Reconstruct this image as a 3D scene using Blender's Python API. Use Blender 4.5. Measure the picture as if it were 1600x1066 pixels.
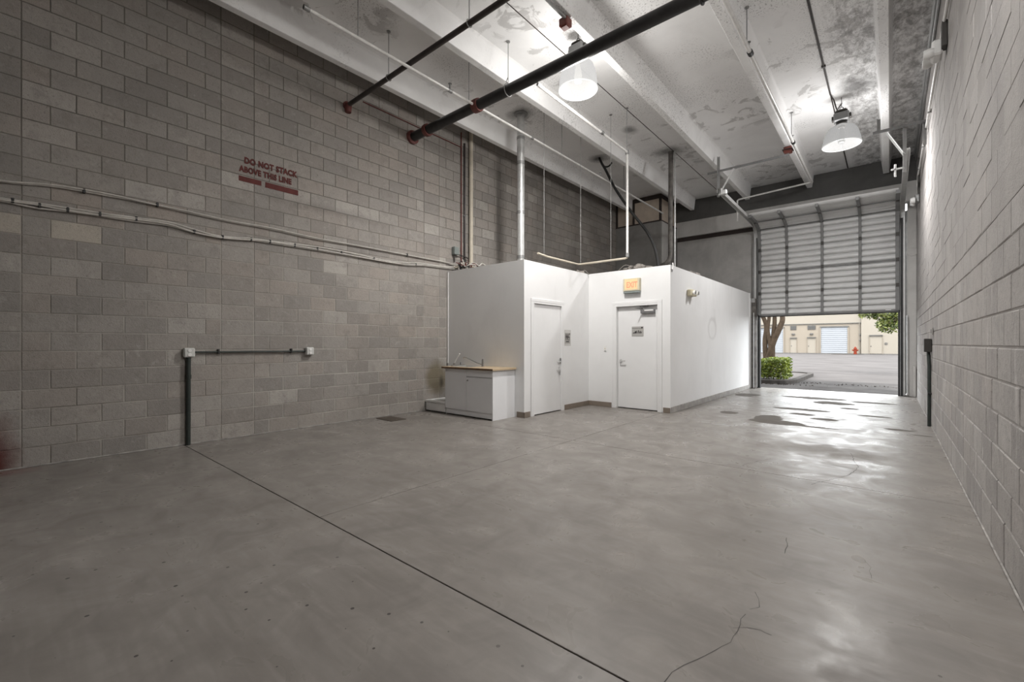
import bpy, bmesh, math, random
from mathutils import Vector
random.seed(7)
for o in list(bpy.data.objects): bpy.data.objects.remove(o)
scene = bpy.context.scene
COL = scene.collection
PI = math.pi

# ------------------------------------------------------------------ camera, world, exposure
CAM_H, YAW, F_PX, V0 = 1.30, 0.707, 690.64, 537.26
cd = bpy.data.cameras.new('camera'); cam = bpy.data.objects.new('camera', cd); COL.objects.link(cam)
cam.location = (0, 0, CAM_H); cam.rotation_euler = (PI/2, 0, YAW)
cd.sensor_width = 36; cd.lens = 36*F_PX/1600; cd.shift_y = (V0-533)/1600; cd.clip_end = 400
scene.camera = cam
world = bpy.data.worlds.new('world'); scene.world = world; world.use_nodes = True
bg = world.node_tree.nodes['Background']
bg.inputs['Color'].default_value = (0.93, 0.97, 1.0, 1); bg.inputs['Strength'].default_value = 3.5
sd = bpy.data.lights.new('sun', 'SUN'); sun = bpy.data.objects.new('sun', sd); COL.objects.link(sun)
sd.energy = 2.0; sd.angle = math.radians(12); sd.color = (1, .96, .9)
sun.rotation_euler = (math.radians(38), 0, math.radians(20))
vs = scene.view_settings
vs.view_transform = 'Standard'; vs.look = 'None'; vs.gamma = 1; vs.use_curve_mapping = False
vs.exposure = 1.24
scene.cycles.denoising_prefilter = 'NONE'
scene.cycles.sample_clamp_indirect = 8.0
scene.cycles.caustics_reflective = False; scene.cycles.caustics_refractive = False

# ------------------------------------------------------------------ main dimensions (metres)
XL, XR = -6.88, 0.504           # faces of the two block walls
YB1, XA, YIN, XO, YEND, HB = 6.01, -4.856, 8.19, -3.11, 14.28, 2.775   # white enclosure
YW = 14.72                      # inner face of the wall with the big door
ZS, ZC = 5.57, 5.95             # underside of tee stems and of tee flanges
YREAR = -5.0

# ------------------------------------------------------------------ materials
def nt(name):
    m = bpy.data.materials.new(name); m.use_nodes = True
    t = m.node_tree; b = t.nodes['Principled BSDF']
    return m, t, b
def nd(t, kind, **kw):
    n = t.nodes.new(kind)
    for k, v in kw.items():
        if k in n.inputs: n.inputs[k].default_value = v
        else: setattr(n, k, v)
    return n
def mathn(t, op, a, b=None, c=None, clamp=False):
    n = t.nodes.new('ShaderNodeMath'); n.operation = op; n.use_clamp = clamp
    for i, x in enumerate((a, b, c)):
        if x is None: continue
        if isinstance(x, (int, float)): n.inputs[i].default_value = x
        else: t.links.new(x, n.inputs[i])
    return n.outputs[0]
def noise(t, scale, detail=4, rough=.55, vec=None, dist=0.0):
    n = nd(t, 'ShaderNodeTexNoise'); n.inputs['Scale'].default_value = scale
    n.inputs['Detail'].default_value = detail; n.inputs['Roughness'].default_value = rough
    n.inputs['Distortion'].default_value = dist
    if vec is not None: t.links.new(vec, n.inputs['Vector'])
    return n.outputs['Fac']
def pos(t): return nd(t, 'ShaderNodeNewGeometry').outputs['Position']
def scaled(t, vec, s, loc=(0,0,0)):
    m = nd(t, 'ShaderNodeMapping'); m.inputs['Scale'].default_value = s; m.inputs['Location'].default_value = loc
    t.links.new(vec, m.inputs['Vector']); return m.outputs['Vector']
def ramp(t, fac, lo, hi, a=0.0, b=1.0):
    n = nd(t, 'ShaderNodeMapRange'); n.inputs['From Min'].default_value = lo; n.inputs['From Max'].default_value = hi
    n.inputs['To Min'].default_value = a; n.inputs['To Max'].default_value = b; n.clamp = True
    t.links.new(fac, n.inputs['Value']); return n.outputs['Result']
def mix(t, fac, a, b, mode='MIX'):
    n = nd(t, 'ShaderNodeMix'); n.data_type = 'RGBA'; n.blend_type = mode; n.clamp_factor = True
    for s, x in ((0, fac), (6, a), (7, b)):
        if isinstance(x, (int, float)): n.inputs[s].default_value = x
        elif isinstance(x, tuple): n.inputs[s].default_value = (*x[:3], 1)
        else: t.links.new(x, n.inputs[s])
    return n.outputs[2]
def bump(t, b, h, strength=.3, dist=.01):
    n = nd(t, 'ShaderNodeBump'); n.inputs['Strength'].default_value = strength; n.inputs['Distance'].default_value = dist
    t.links.new(h, n.inputs['Height']); t.links.new(n.outputs[0], b.inputs['Normal'])
def blob(t, p, wob, cx, cy, rx, ry, ax=0, ay=1, soft=.35, amp=.9):
    """soft-edged stain with its own shape around (cx, cy) in metres; ax, ay pick the axes; wob is a noise value"""
    s = nd(t, 'ShaderNodeSeparateXYZ'); t.links.new(p, s.inputs[0])
    u = mathn(t, 'DIVIDE', mathn(t, 'SUBTRACT', s.outputs[ax], cx), rx)
    v = mathn(t, 'DIVIDE', mathn(t, 'SUBTRACT', s.outputs[ay], cy), ry)
    d = mathn(t, 'SQRT', mathn(t, 'ADD', mathn(t, 'MULTIPLY', u, u), mathn(t, 'MULTIPLY', v, v)))
    d = mathn(t, 'ADD', d, mathn(t, 'MULTIPLY', mathn(t, 'SUBTRACT', wob, .5), amp*2))
    return ramp(t, d, 1.0, 1.0-soft)
def MAT(name, col, rough=.6, metal=0.0, var=.12, scale=3.0, bmp=.0, bscale=80.0, spec=.5, col2=None):
    m, t, b = nt(name)
    p = pos(t); c2 = col2 or tuple(c*(1-2.2*var) for c in col)
    n1 = noise(t, scale, 5, .6, p)
    c = mix(t, ramp(t, n1, .3, .75), col, c2)
    t.links.new(c, b.inputs['Base Color'])
    b.inputs['Roughness'].default_value = rough; b.inputs['Metallic'].default_value = metal
    b.inputs['Specular IOR Level'].default_value = spec
    if bmp: bump(t, b, noise(t, bscale, 3, .6, p), bmp, .004)
    return m
def block_mat(name, base, warm, dark, light, mortar=False, right=False):
    m, t, b = nt(name); p = pos(t)
    oi = nd(t, 'ShaderNodeObjectInfo'); at = nd(t, 'ShaderNodeAttribute'); at.attribute_name = 'rnd'
    r = mathn(t, 'FRACT', mathn(t, 'ADD', oi.outputs['Random'], at.outputs['Fac']))
    r2 = mathn(t, 'FRACT', mathn(t, 'MULTIPLY', r, 7.31))
    c = base
    if not mortar:
        c = mix(t, ramp(t, r, .35, 1.0, 0, .75), base, warm)
        c = mix(t, ramp(t, r2, .5, 1.0, 0, .85), c, dark)
        c = mix(t, ramp(t, r2, .16, .0, 0, .85), c, light)
    big = noise(t, .55, 5, .62, p); mid = noise(t, 3.2, 5, .65, p); fine = noise(t, 95, 3, .7, p)
    c = mix(t, ramp(t, big, .42, .72, 0, .38), c, dark)
    c = mix(t, ramp(t, mid, .52, .8, 0, .45), c, dark)
    if mortar and not right:
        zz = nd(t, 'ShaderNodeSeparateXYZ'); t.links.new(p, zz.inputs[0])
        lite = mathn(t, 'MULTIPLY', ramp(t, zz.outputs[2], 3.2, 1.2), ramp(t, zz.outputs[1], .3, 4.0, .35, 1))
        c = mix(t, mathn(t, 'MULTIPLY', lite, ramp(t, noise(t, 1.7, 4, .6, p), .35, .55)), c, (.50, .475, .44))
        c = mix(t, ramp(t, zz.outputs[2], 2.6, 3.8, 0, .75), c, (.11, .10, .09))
    if not mortar: c = mix(t, ramp(t, fine, .60, .72, 0, .55), c, tuple(x*.45 for x in base))
    if not mortar:
        g1 = noise(t, 7.5, 5, .7, p, .4); c = mix(t, ramp(t, g1, .50, .70, 0, .5), c, tuple(x*.62 for x in base))
        g2 = noise(t, 11, 4, .65, p, .2); c = mix(t, ramp(t, g2, .58, .74, 0, .45), c, tuple(min(1, x*1.35) for x in base))
        g3 = noise(t, 42, 2, .6, p); c = mix(t, ramp(t, g3, .60, .70, 0, .5), c, tuple(x*.5 for x in base))
    wob = noise(t, 2.6, 5, .65, p)
    if right:
        scr = noise(t, 1, 5, .7, scaled(t, p, (1, 45, 3.5)), .2)
        c = mix(t, ramp(t, scr, .55, .72, 0, .4), c, tuple(x*.62 for x in base))
        drip = noise(t, 1, 4, .7, scaled(t, p, (1, 9, 1.6)))
        zz = nd(t, 'ShaderNodeSeparateXYZ'); t.links.new(p, zz.inputs[0])
        low = ramp(t, zz.outputs[2], 2.2, .6)
        c = mix(t, mathn(t, 'MULTIPLY', ramp(t, drip, .58, .68, 0, .75), low), c, (.62, .60, .58))
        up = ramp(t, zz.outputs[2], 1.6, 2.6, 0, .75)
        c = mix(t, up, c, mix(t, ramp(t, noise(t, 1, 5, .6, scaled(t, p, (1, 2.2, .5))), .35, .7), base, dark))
        c = mix(t, blob(t, p, wob, 5.0, 5.1, .12, .5, 1, 2), c, (.25, .09, .08))
    else:
        c = mix(t, mathn(t, 'MULTIPLY', blob(t, p, wob, -.02, .12, .26, .52, 1, 2, .7, .6), .92), c, (.09, .014, .011))
        c = mix(t, mathn(t, 'MULTIPLY', blob(t, p, wob, 5.75, .62, .34, .42, 1, 2, .5, .35), .75), c, (.16, .13, .075))
        c = mix(t, mathn(t, 'MULTIPLY', blob(t, p, wob, 5.86, .52, .07, .16, 1, 2, .9, .9), .8), c, (.05, .045, .035))
        for cy, cz, ry, rz, a in ((7.55, 4.3, .10, 1.7, .75), (9.3, 4.6, .5, 1.5, .35), (3.6, 3.45, 1.4, .10, .4)):
            c = mix(t, mathn(t, 'MULTIPLY', blob(t, p, wob, cy, cz, ry, rz, 1, 2, .9, .5), a), c, tuple(x*.42 for x in base))
    t.links.new(c, b.inputs['Base Color']); b.inputs['Roughness'].default_value = .88
    b.inputs['Specular IOR Level'].default_value = .3
    hh = mathn(t, 'ADD', fine, mathn(t, 'MULTIPLY', noise(t, 28, 3, .6, p), 1.2))
    bump(t, b, hh, .55, .006)
    return m
M = {}
M['blk'] = block_mat('block_left', (.335, .312, .288), (.345, .302, .268), (.255, .238, .222), (.43, .405, .375))
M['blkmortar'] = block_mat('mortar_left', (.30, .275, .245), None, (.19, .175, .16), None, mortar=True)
M['pale'] = block_mat('pale_block', (.45, .41, .355), (.45, .40, .34), (.40, .37, .33), (.48, .45, .41))
M['blkR'] = block_mat('block_right', (.42, .398, .382), (.40, .37, .352), (.32, .305, .298), (.49, .47, .455), right=True)
M['blkRmortar'] = block_mat('mortar_right', (.39, .37, .355), None, (.27, .255, .245), None, mortar=True, right=True)

def floor_mat():
    m, t, b = nt('polished_concrete'); p = pos(t)
    big = noise(t, .38, 3, .5, p, .4); mid = noise(t, 1.7, 3, .55, p, .6); fine = noise(t, 55, 2, .6, p)
    c = mix(t, ramp(t, big, .35, .68), (0.296, 0.2797, 0.2664), (0.2146, 0.2013, 0.1887))
    c = mix(t, ramp(t, mid, .36, .70, 0, .6), c, (0.1739, 0.1628, 0.1539))
    def rot(v, a, sc):
        m_ = nd(t, 'ShaderNodeMapping'); m_.inputs['Rotation'].default_value = (0, 0, a); m_.inputs['Scale'].default_value = sc
        t.links.new(v, m_.inputs['Vector']); return m_.outputs['Vector']
    sw = noise(t, 1, 3, .55, rot(p, .5, (1.0, 3.2, 1)), .8)
    c = mix(t, ramp(t, sw, .34, .70, 0, .34), c, (0.3404, 0.3256, 0.3145))
    sw2 = noise(t, 1, 3, .55, rot(p, -.35, (1.2, 4.0, 1)), .8)
    c = mix(t, ramp(t, sw2, .36, .70, 0, .38), c, (0.148, 0.1376, 0.1295))
    scf = noise(t, 1, 2, .5, rot(p, .9, (2.5, 22, 1)), .3)
    c = mix(t, ramp(t, scf, .45, .72, 0, .22), c, (0.3552, 0.3441, 0.333))
    fog = noise(t, 3.2, 4, .58, p, .9)
    c = mix(t, ramp(t, fog, .36, .68, 0, .6), c, (0.1628, 0.1517, 0.1443))
    vor = nd(t, 'ShaderNodeTexVoronoi'); vor.voronoi_dimensions = '2D'; vor.inputs['Scale'].default_value = 5.5; t.links.new(p, vor.inputs['Vector'])
    sz = nd(t, 'ShaderNodeSeparateColor'); t.links.new(vor.outputs['Color'], sz.inputs[0])
    lim = mathn(t, 'MULTIPLY', ramp(t, sz.outputs[0], .45, 1.0), .055)
    sxy = nd(t, 'ShaderNodeSeparateXYZ'); t.links.new(p, sxy.inputs[0])
    dens = mathn(t, 'MAXIMUM', ramp(t, sxy.outputs[1], 1.7, 1.2), ramp(t, noise(t, .6, 2, .5, p), .56, .64))
    sp = mathn(t, 'MULTIPLY', mathn(t, 'LESS_THAN', vor.outputs['Distance'], lim), dens)
    c = mix(t, mathn(t, 'MULTIPLY', sp, .85), c, (.03, .028, .026))
    wob = noise(t, 3.4, 4, .6, scaled(t, p, (1, .7, 1)))
    wet = None
    for bl in ((-1.42, 8.40, .46, .26), (-1.62, 8.8, .22, .36), (-1.0, 8.3, .5, .07), (-1.35, 10.35, .50, .17), (-1.22, 9.65, .2, .15),
               (-.86, 9.25, .20, .14), (-.95, 11.9, .4, .3), (-.28, 12.5, .42, .16), (-1.35, 12.7, .7, .25), (-2.75, 12.4, .3, .4), (-2.3, 9.0, .18, .18),
               (.10, 8.85, .22, .10), (.32, 8.5, .14, .05), (-.6, 11.1, .18, .14), (-.2, 10.2, .3, .1)):
        w = blob(t, p, wob, *bl, soft=.10, amp=.6)
        wet = w if wet is None else mathn(t, 'MAXIMUM', wet, w)
    worn = blob(t, p, wob, -.62, 6.55, .95, .42, soft=.6, amp=.7)
    pale = blob(t, p, wob, -.9, 8.4, 1.5, 3.4, soft=.7, amp=.6)
    c = mix(t, mathn(t, 'MULTIPLY', pale, mathn(t, 'MULTIPLY', ramp(t, mid, .38, .62), .55)), c, (.36, .35, .335))
    c = mix(t, mathn(t, 'MULTIPLY', worn, .45), c, (0.1628, 0.1517, 0.1443))
    c = mix(t, mathn(t, 'MULTIPLY', wet, .82), c, (.115, .108, .10))
    c = mix(t, 1.0, c, (1.0, .975, .945), 'MULTIPLY')
    rust = blob(t, p, wob, -6.75, -.1, .25, .5, soft=.8, amp=.5)
    c = mix(t, mathn(t, 'MULTIPLY', rust, .6), c, (.18, .06, .05))
    t.links.new(c, b.inputs['Base Color'])
    r = ramp(t, fog, .35, .7, .25, .46)
    r = mathn(t, 'ADD', r, mathn(t, 'MULTIPLY', worn, .14))
    r = mathn(t, 'ADD', r, mathn(t, 'MULTIPLY', wet, .3))
    t.links.new(r, b.inputs['Roughness'])
    t.links.new(mathn(t, 'SUBTRACT', .15, mathn(t, 'MULTIPLY', mathn(t, 'MAXIMUM', wet, mathn(t, 'MULTIPLY', worn, .7)), .14)), b.inputs['Specular IOR Level'])
    bump(t, b, mathn(t, 'ADD', mathn(t, 'MULTIPLY', fine, .5), mathn(t, 'MULTIPLY', noise(t, 9, 4, .6, p), 1.5)), .12, .004)
    return m
M['floor'] = floor_mat()
def ceil_mat():
    m, t, b = nt('whitewashed_concrete'); p = pos(t)
    big = noise(t, .6, 6, .65, p, .5); mid = noise(t, 2.4, 5, .62, p, 1.0); fine = noise(t, 40, 3, .6, p)
    c = mix(t, ramp(t, big, .4, .72), (.92, .918, .915), (.82, .817, .815))
    s0 = nd(t, 'ShaderNodeSeparateXYZ'); t.links.new(p, s0.inputs[0])
    flat = ramp(t, s0.outputs[2], 5.9, 5.94, .12, 1)
    where = mathn(t, 'MULTIPLY', flat, ramp(t, noise(t, .55, 2, .5, p), .47, .55))
    c = mix(t, mathn(t, 'MULTIPLY', ramp(t, mid, .555, .60, 0, .65), where), c, (.46, .45, .44))
    cloud = noise(t, 1.1, 4, .6, p, .6); c = mix(t, ramp(t, cloud, .4, .7, 0, .14), c, (.56, .55, .54))
    peel = mathn(t, 'MULTIPLY', ramp(t, fine, .56, .64), ramp(t, noise(t, .8, 3, .5, p), .48, .6))
    c = mix(t, mathn(t, 'MULTIPLY', peel, .6), c, (.20, .19, .185))
    s = nd(t, 'ShaderNodeSeparateXYZ'); t.links.new(p, s.inputs[0])
    right = ramp(t, s.outputs[0], -.75, -.55)
    grime = ramp(t, noise(t, 7, 6, .75, scaled(t, p, (1.2, .6, 1)), .3), .40, .62, 0, .75)
    c = mix(t, mathn(t, 'MULTIPLY', mathn(t, 'MULTIPLY', right, grime), ramp(t, s.outputs[2], 5.9, 5.94)), c, (.215, .205, .20))
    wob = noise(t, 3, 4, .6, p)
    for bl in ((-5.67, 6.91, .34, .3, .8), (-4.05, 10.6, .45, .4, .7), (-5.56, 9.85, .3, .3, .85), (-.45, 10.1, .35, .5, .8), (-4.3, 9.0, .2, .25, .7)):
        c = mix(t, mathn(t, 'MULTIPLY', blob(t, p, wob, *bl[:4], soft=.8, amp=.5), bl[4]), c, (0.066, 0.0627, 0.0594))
    t.links.new(c, b.inputs['Base Color']); b.inputs['Roughness'].default_value = .8
    b.inputs['Specular IOR Level'].default_value = .3
    bump(t, b, mathn(t, 'ADD', fine, mid), .25, .006)
    return m
M['ceil'] = ceil_mat()
def paint_mat(name, col, smudge=.0):
    m, t, b = nt(name); p = pos(t)
    a = noise(t, 1.3, 5, .6, p, .3); s = noise(t, 1, 5, .62, scaled(t, p, (1.5, 1.5, .5)), .4)
    c = mix(t, ramp(t, a, .3, .75), col, tuple(x*.93 for x in col))
    c = mix(t, ramp(t, s, .55, .78, 0, .12+smudge), c, (.50, .49, .48))
    if smudge:
        wob = noise(t, 5, 4, .6, p)
        r1 = blob(t, p, wob, 10.76, 1.66, .34, .30, 1, 2, .2, .3); r2 = blob(t, p, wob, 10.74, 1.63, .24, .22, 1, 2, .2, .3)
        c = mix(t, mathn(t, 'MULTIPLY', mathn(t, 'SUBTRACT', r1, r2, None, True), .3), c, (.40, .39, .38))
    t.links.new(c, b.inputs['Base Color']); b.inputs['Roughness'].default_value = .55
    bump(t, b, noise(t, 120, 2, .5, p), .05, .002)
    return m
M['drywall'] = paint_mat('white_drywall', (.80, .80, .80), .1)
M['doorpaint'] = paint_mat('white_door_paint', (.78, .78, .78))
M['cabinet'] = paint_mat('white_laminate', (.80, .805, .82))
def conc_mat(name, col, dark, s=1.2):
    m, t, b = nt(name); p = pos(t)
    a = noise(t, s, 6, .66, p, .4); v = noise(t, 1, 5, .6, scaled(t, p, (5, 5, .5)), .3); f = noise(t, 70, 3, .6, p)
    c = mix(t, ramp(t, a, .35, .7), col, dark); c = mix(t, ramp(t, v, .5, .75, 0, .4), c, dark)
    t.links.new(c, b.inputs['Base Color']); b.inputs['Roughness'].default_value = .85
    bump(t, b, mathn(t, 'ADD', a, mathn(t, 'MULTIPLY', f, .4)), .2, .006)
    return m
M['conc'] = conc_mat('dark_concrete', (.50, .488, .47), (.34, .331, .318))
M['conc2'] = conc_mat('jamb_concrete', (.56, .548, .53), (.42, .41, .395))
M['concd'] = conc_mat('old_dark_concrete', (.30, .292, .28), (.19, .185, .178))
M['concr'] = conc_mat('darkest_concrete', (.13, .127, .122), (.085, .083, .08))  # darkest concrete tone, for the recess at the wall top
M['trackgalv'] = MAT('bright_track_steel', (.80, .80, .79), .4, .1, .08, 10)
M['plain'] = conc_mat('rear_concrete', (.36, .34, .32), (.27, .255, .24))
M['ply'] = MAT('tan_panel', (.62, .53, .44), .8, var=.08, scale=6)
M['tar'] = MAT('dark_sealant', (.045, .032, .028), .7, var=.2, scale=20)
M['galv'] = MAT('galvanised_steel', (.66, .665, .66), .34, .5, .1, 12)
M['galvd'] = MAT('dull_galvanised_steel', (.36, .36, .355), .5, .6, .14, 9)
M['pipe'] = MAT('bare_steel_pipe', (.82, .81, .79), .38, .1, .1, 14)
M['blackpipe'] = MAT('black_steel_pipe', (.028, .027, .027), .35, .2, .25, 8)
M['brownpipe'] = MAT('brown_black_pipe', (.055, .045, .042), .45, .2, .25, 8)
M['red'] = MAT('red_oxide_paint', (.17, .048, .04), .55, 0, .2, 20)
M['redbox'] = MAT('red_box_paint', (.20, .055, .042), .5, 0, .15, 20)
M['textred'] = MAT('stencil_red_paint', (.125, .030, .026), .85, 0, .16, 14)
M['pvc'] = MAT('cream_pvc', (.62, .56, .46), .5, 0, .08, 10)
M['cable'] = MAT('grey_white_cable', (.62, .59, .55), .6, 0, .12, 14)
M['strap'] = MAT('black_strap', (.02, .02, .02), .5)
M['darkconduit'] = MAT('dark_green_grey_conduit', (.045, .055, .05), .45, .3, .15, 12)
M['box'] = MAT('white_metal_box', (.60, .60, .58), .5, 0, .06, 10)
M['greenbox'] = MAT('grey_green_box', (.24, .27, .26), .55, 0, .1, 15)
M['beige'] = MAT('taupe_vinyl', (.225, .185, .15), .55, 0, .08, 10)
M['wood'] = MAT('tan_laminate', (.56, .43, .28), .42, 0, .1, 9)
M['woodedge'] = MAT('brown_worn_edge', (.19, .11, .06), .6, 0, .25, 14)
M['chrome'] = MAT('chrome', (.75, .75, .74), .18, 1.0, .05, 9)
M['white'] = MAT('white_plastic', (.80, .795, .78), .45, 0, .04, 9)
M['whitemop'] = MAT('white_basin', (.80, .795, .785), .5, 0, .06, 6)
M['cream'] = MAT('cream_plastic', (.66, .60, .44), .5, 0, .06, 9)
M['grey'] = MAT('grey_metal', (.22, .22, .22), .5, .4, .1, 12)
M['black'] = MAT('black_rubber', (.015, .015, .015), .55)
M['ink'] = MAT('dark_ink', (.045, .04, .04), .6)
M['signgrey'] = MAT('grey_sign_plate', (.40, .39, .37), .5, 0, .05, 12)
M['signedge'] = MAT('pale_sign_backing', (.66, .65, .63), .6)
M['doorsheet'] = MAT('grey_painted_sheet_steel', (.66, .66, .655), .45, .0, .06, 3)
M['doorstile'] = MAT('galvanised_stile', (.20, .20, .198), .55, .0, .12, 8)
M['rust'] = MAT('rusty_steel', (.20, .185, .17), .7, .3, .35, 7)
M['base2'] = MAT('dusty_curb', (.42, .40, .38), .85, 0, .2, 8, .3, 30)
M['scrap'] = MAT('dusty_scrap', (.30, .275, .25), .9, 0, .25, 12)
M['jointfill'] = MAT('joint_filler', (.035, .03, .027), .8)
M['basegrout'] = MAT('pale_base_grout', (.46, .435, .41), .9, 0, .3, 9)
M['crack'] = MAT('crack_dark', (.07, .065, .06), .9)
M['drain'] = MAT('brown_cover_plate', (.105, .085, .068), .6, .2, .2, 10)
M['asphalt'] = MAT('pale_asphalt', (.085, .079, .0765), .9, 0, .13, .5, .4, 25, 0.0)
M['apron'] = MAT('worn_apron', (.070, .066, .064), .9, 0, .18, 1.5, .4, 25, 0.0)
M['curb'] = MAT('curb_concrete', (.052, .047, .043), .95, 0, .25, 3, .3, 20, .05)
M['mulch'] = MAT('brown_mulch', (0.0264, 0.0172, 0.0119), .95, 0, .25, 14, .6, 20)
M['bark'] = MAT('tree_bark', (.060, .043, .030), .95, 0, .25, 8, .6, 18, .1)
M['facade'] = MAT('cream_stucco', (.158, .136, .110), .9, 0, .03, .3, spec=.1)
M['facade2'] = MAT('pale_stucco', (.170, .152, .127), .9, 0, .03, .3, spec=.1)
M['rollwhite'] = MAT('white_roll_door', (.178, .184, .193), .6, 0, .03, .5, spec=.1)
M['shutter'] = MAT('grey_louvre', (0.0495, 0.0462, 0.0416), .7)
M['dark'] = MAT('dark_fitting', (.05, .045, .04), .6)
M['hyd'] = MAT('orange_red_paint', (.11, .018, .008), .7, 0, .1, spec=.1)
def leaf_mat(name, a, b_):
    m, t, b = nt(name); p = pos(t)
    at = nd(t, 'ShaderNodeAttribute'); at.attribute_name = 'rnd'
    t.links.new(mix(t, at.outputs['Fac'], a, b_), b.inputs['Base Color']); b.inputs['Roughness'].default_value = .5
    tr = nd(t, 'ShaderNodeBsdfTranslucent'); t.links.new(mix(t, at.outputs['Fac'], a, b_), tr.inputs['Color'])
    mx = nd(t, 'ShaderNodeMixShader'); mx.inputs[0].default_value = .3
    t.links.new(b.outputs[0], mx.inputs[1]); t.links.new(tr.outputs[0], mx.inputs[2])
    t.links.new(mx.outputs[0], t.nodes['Material Output'].inputs['Surface'])
    return m
M['hedgeleaf'] = leaf_mat('hedge_leaf', (.05, .078, .008), (.19, .22, .022))
M['treeleaf'] = leaf_mat('tree_leaf', (.024, .040, .007), (.16, .175, .04))
def acrylic(name, trans, emit, col=(1, 1, 1), rim=.5):
    m, t, b = nt(name)
    b.inputs['Base Color'].default_value = (*[(.02 if emit else .012)*c for c in col], 1); b.inputs['Roughness'].default_value = .3; b.inputs['Specular IOR Level'].default_value = .0 if emit else .5
    tp = nd(t, 'ShaderNodeBsdfTransparent'); mx = nd(t, 'ShaderNodeMixShader')
    lw = nd(t, 'ShaderNodeLayerWeight'); lw.inputs[0].default_value = .35
    t.links.new(ramp(t, lw.outputs['Facing'], .1, 1.0, 1-trans, min(1, 1-trans+rim)), mx.inputs[0])
    t.links.new(tp.outputs[0], mx.inputs[1]); t.links.new(b.outputs[0], mx.inputs[2])
    t.links.new(mx.outputs[0], t.nodes['Material Output'].inputs['Surface'])
    if emit:
        b.inputs['Emission Color'].default_value = (*col, 1); b.inputs['Emission Strength'].default_value = emit
    return m
M['acryl_on'] = acrylic('lit_acrylic_refractor', .55, .27, (1, .99, .97), .45)
M['acryl_dim'] = acrylic('dim_acrylic_refractor', .42, .15, (1, .995, .98), .3)  # bell's pale tone comes from added glow
M['rimdim'] = None; M['bulbdim'] = None
def emis(name, col, s):
    m, t, b = nt(name); b.inputs['Base Color'].default_value = (*col, 1)
    b.inputs['Emission Color'].default_value = (*col, 1); b.inputs['Emission Strength'].default_value = s
    b.inputs['Specular IOR Level'].default_value = .1
    return m
M['bulb'] = emis('lit_bulb', (1, .97, .9), .55); M['bulb'].node_tree.nodes['Principled BSDF'].inputs['Base Color'].default_value = (.02, .02, .02, 1)
M['rimlit'] = emis('lit_bell_rim', (1, .99, .96), .42)
M['rimlit'].node_tree.nodes['Principled BSDF'].inputs['Base Color'].default_value = (.03, .03, .03, 1)
for k_, e_ in (('rimdim', .24), ('bulbdim', .26)):
    M[k_] = emis(k_, (1, .99, .96), e_); M[k_].node_tree.nodes['Principled BSDF'].inputs['Base Color'].default_value = (.02, .02, .02, 1)  # rim and bulb glow added to the almost unlit lamp
M['bulb_off'] = MAT('unlit_bulb', (.75, .75, .73), .3, 0, .02)
M['exitface'] = emis('lit_exit_face', (.85, .50, .28), .16)
M['exitletter'] = emis('lit_exit_letters', (.95, .22, .14), .32)

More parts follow.
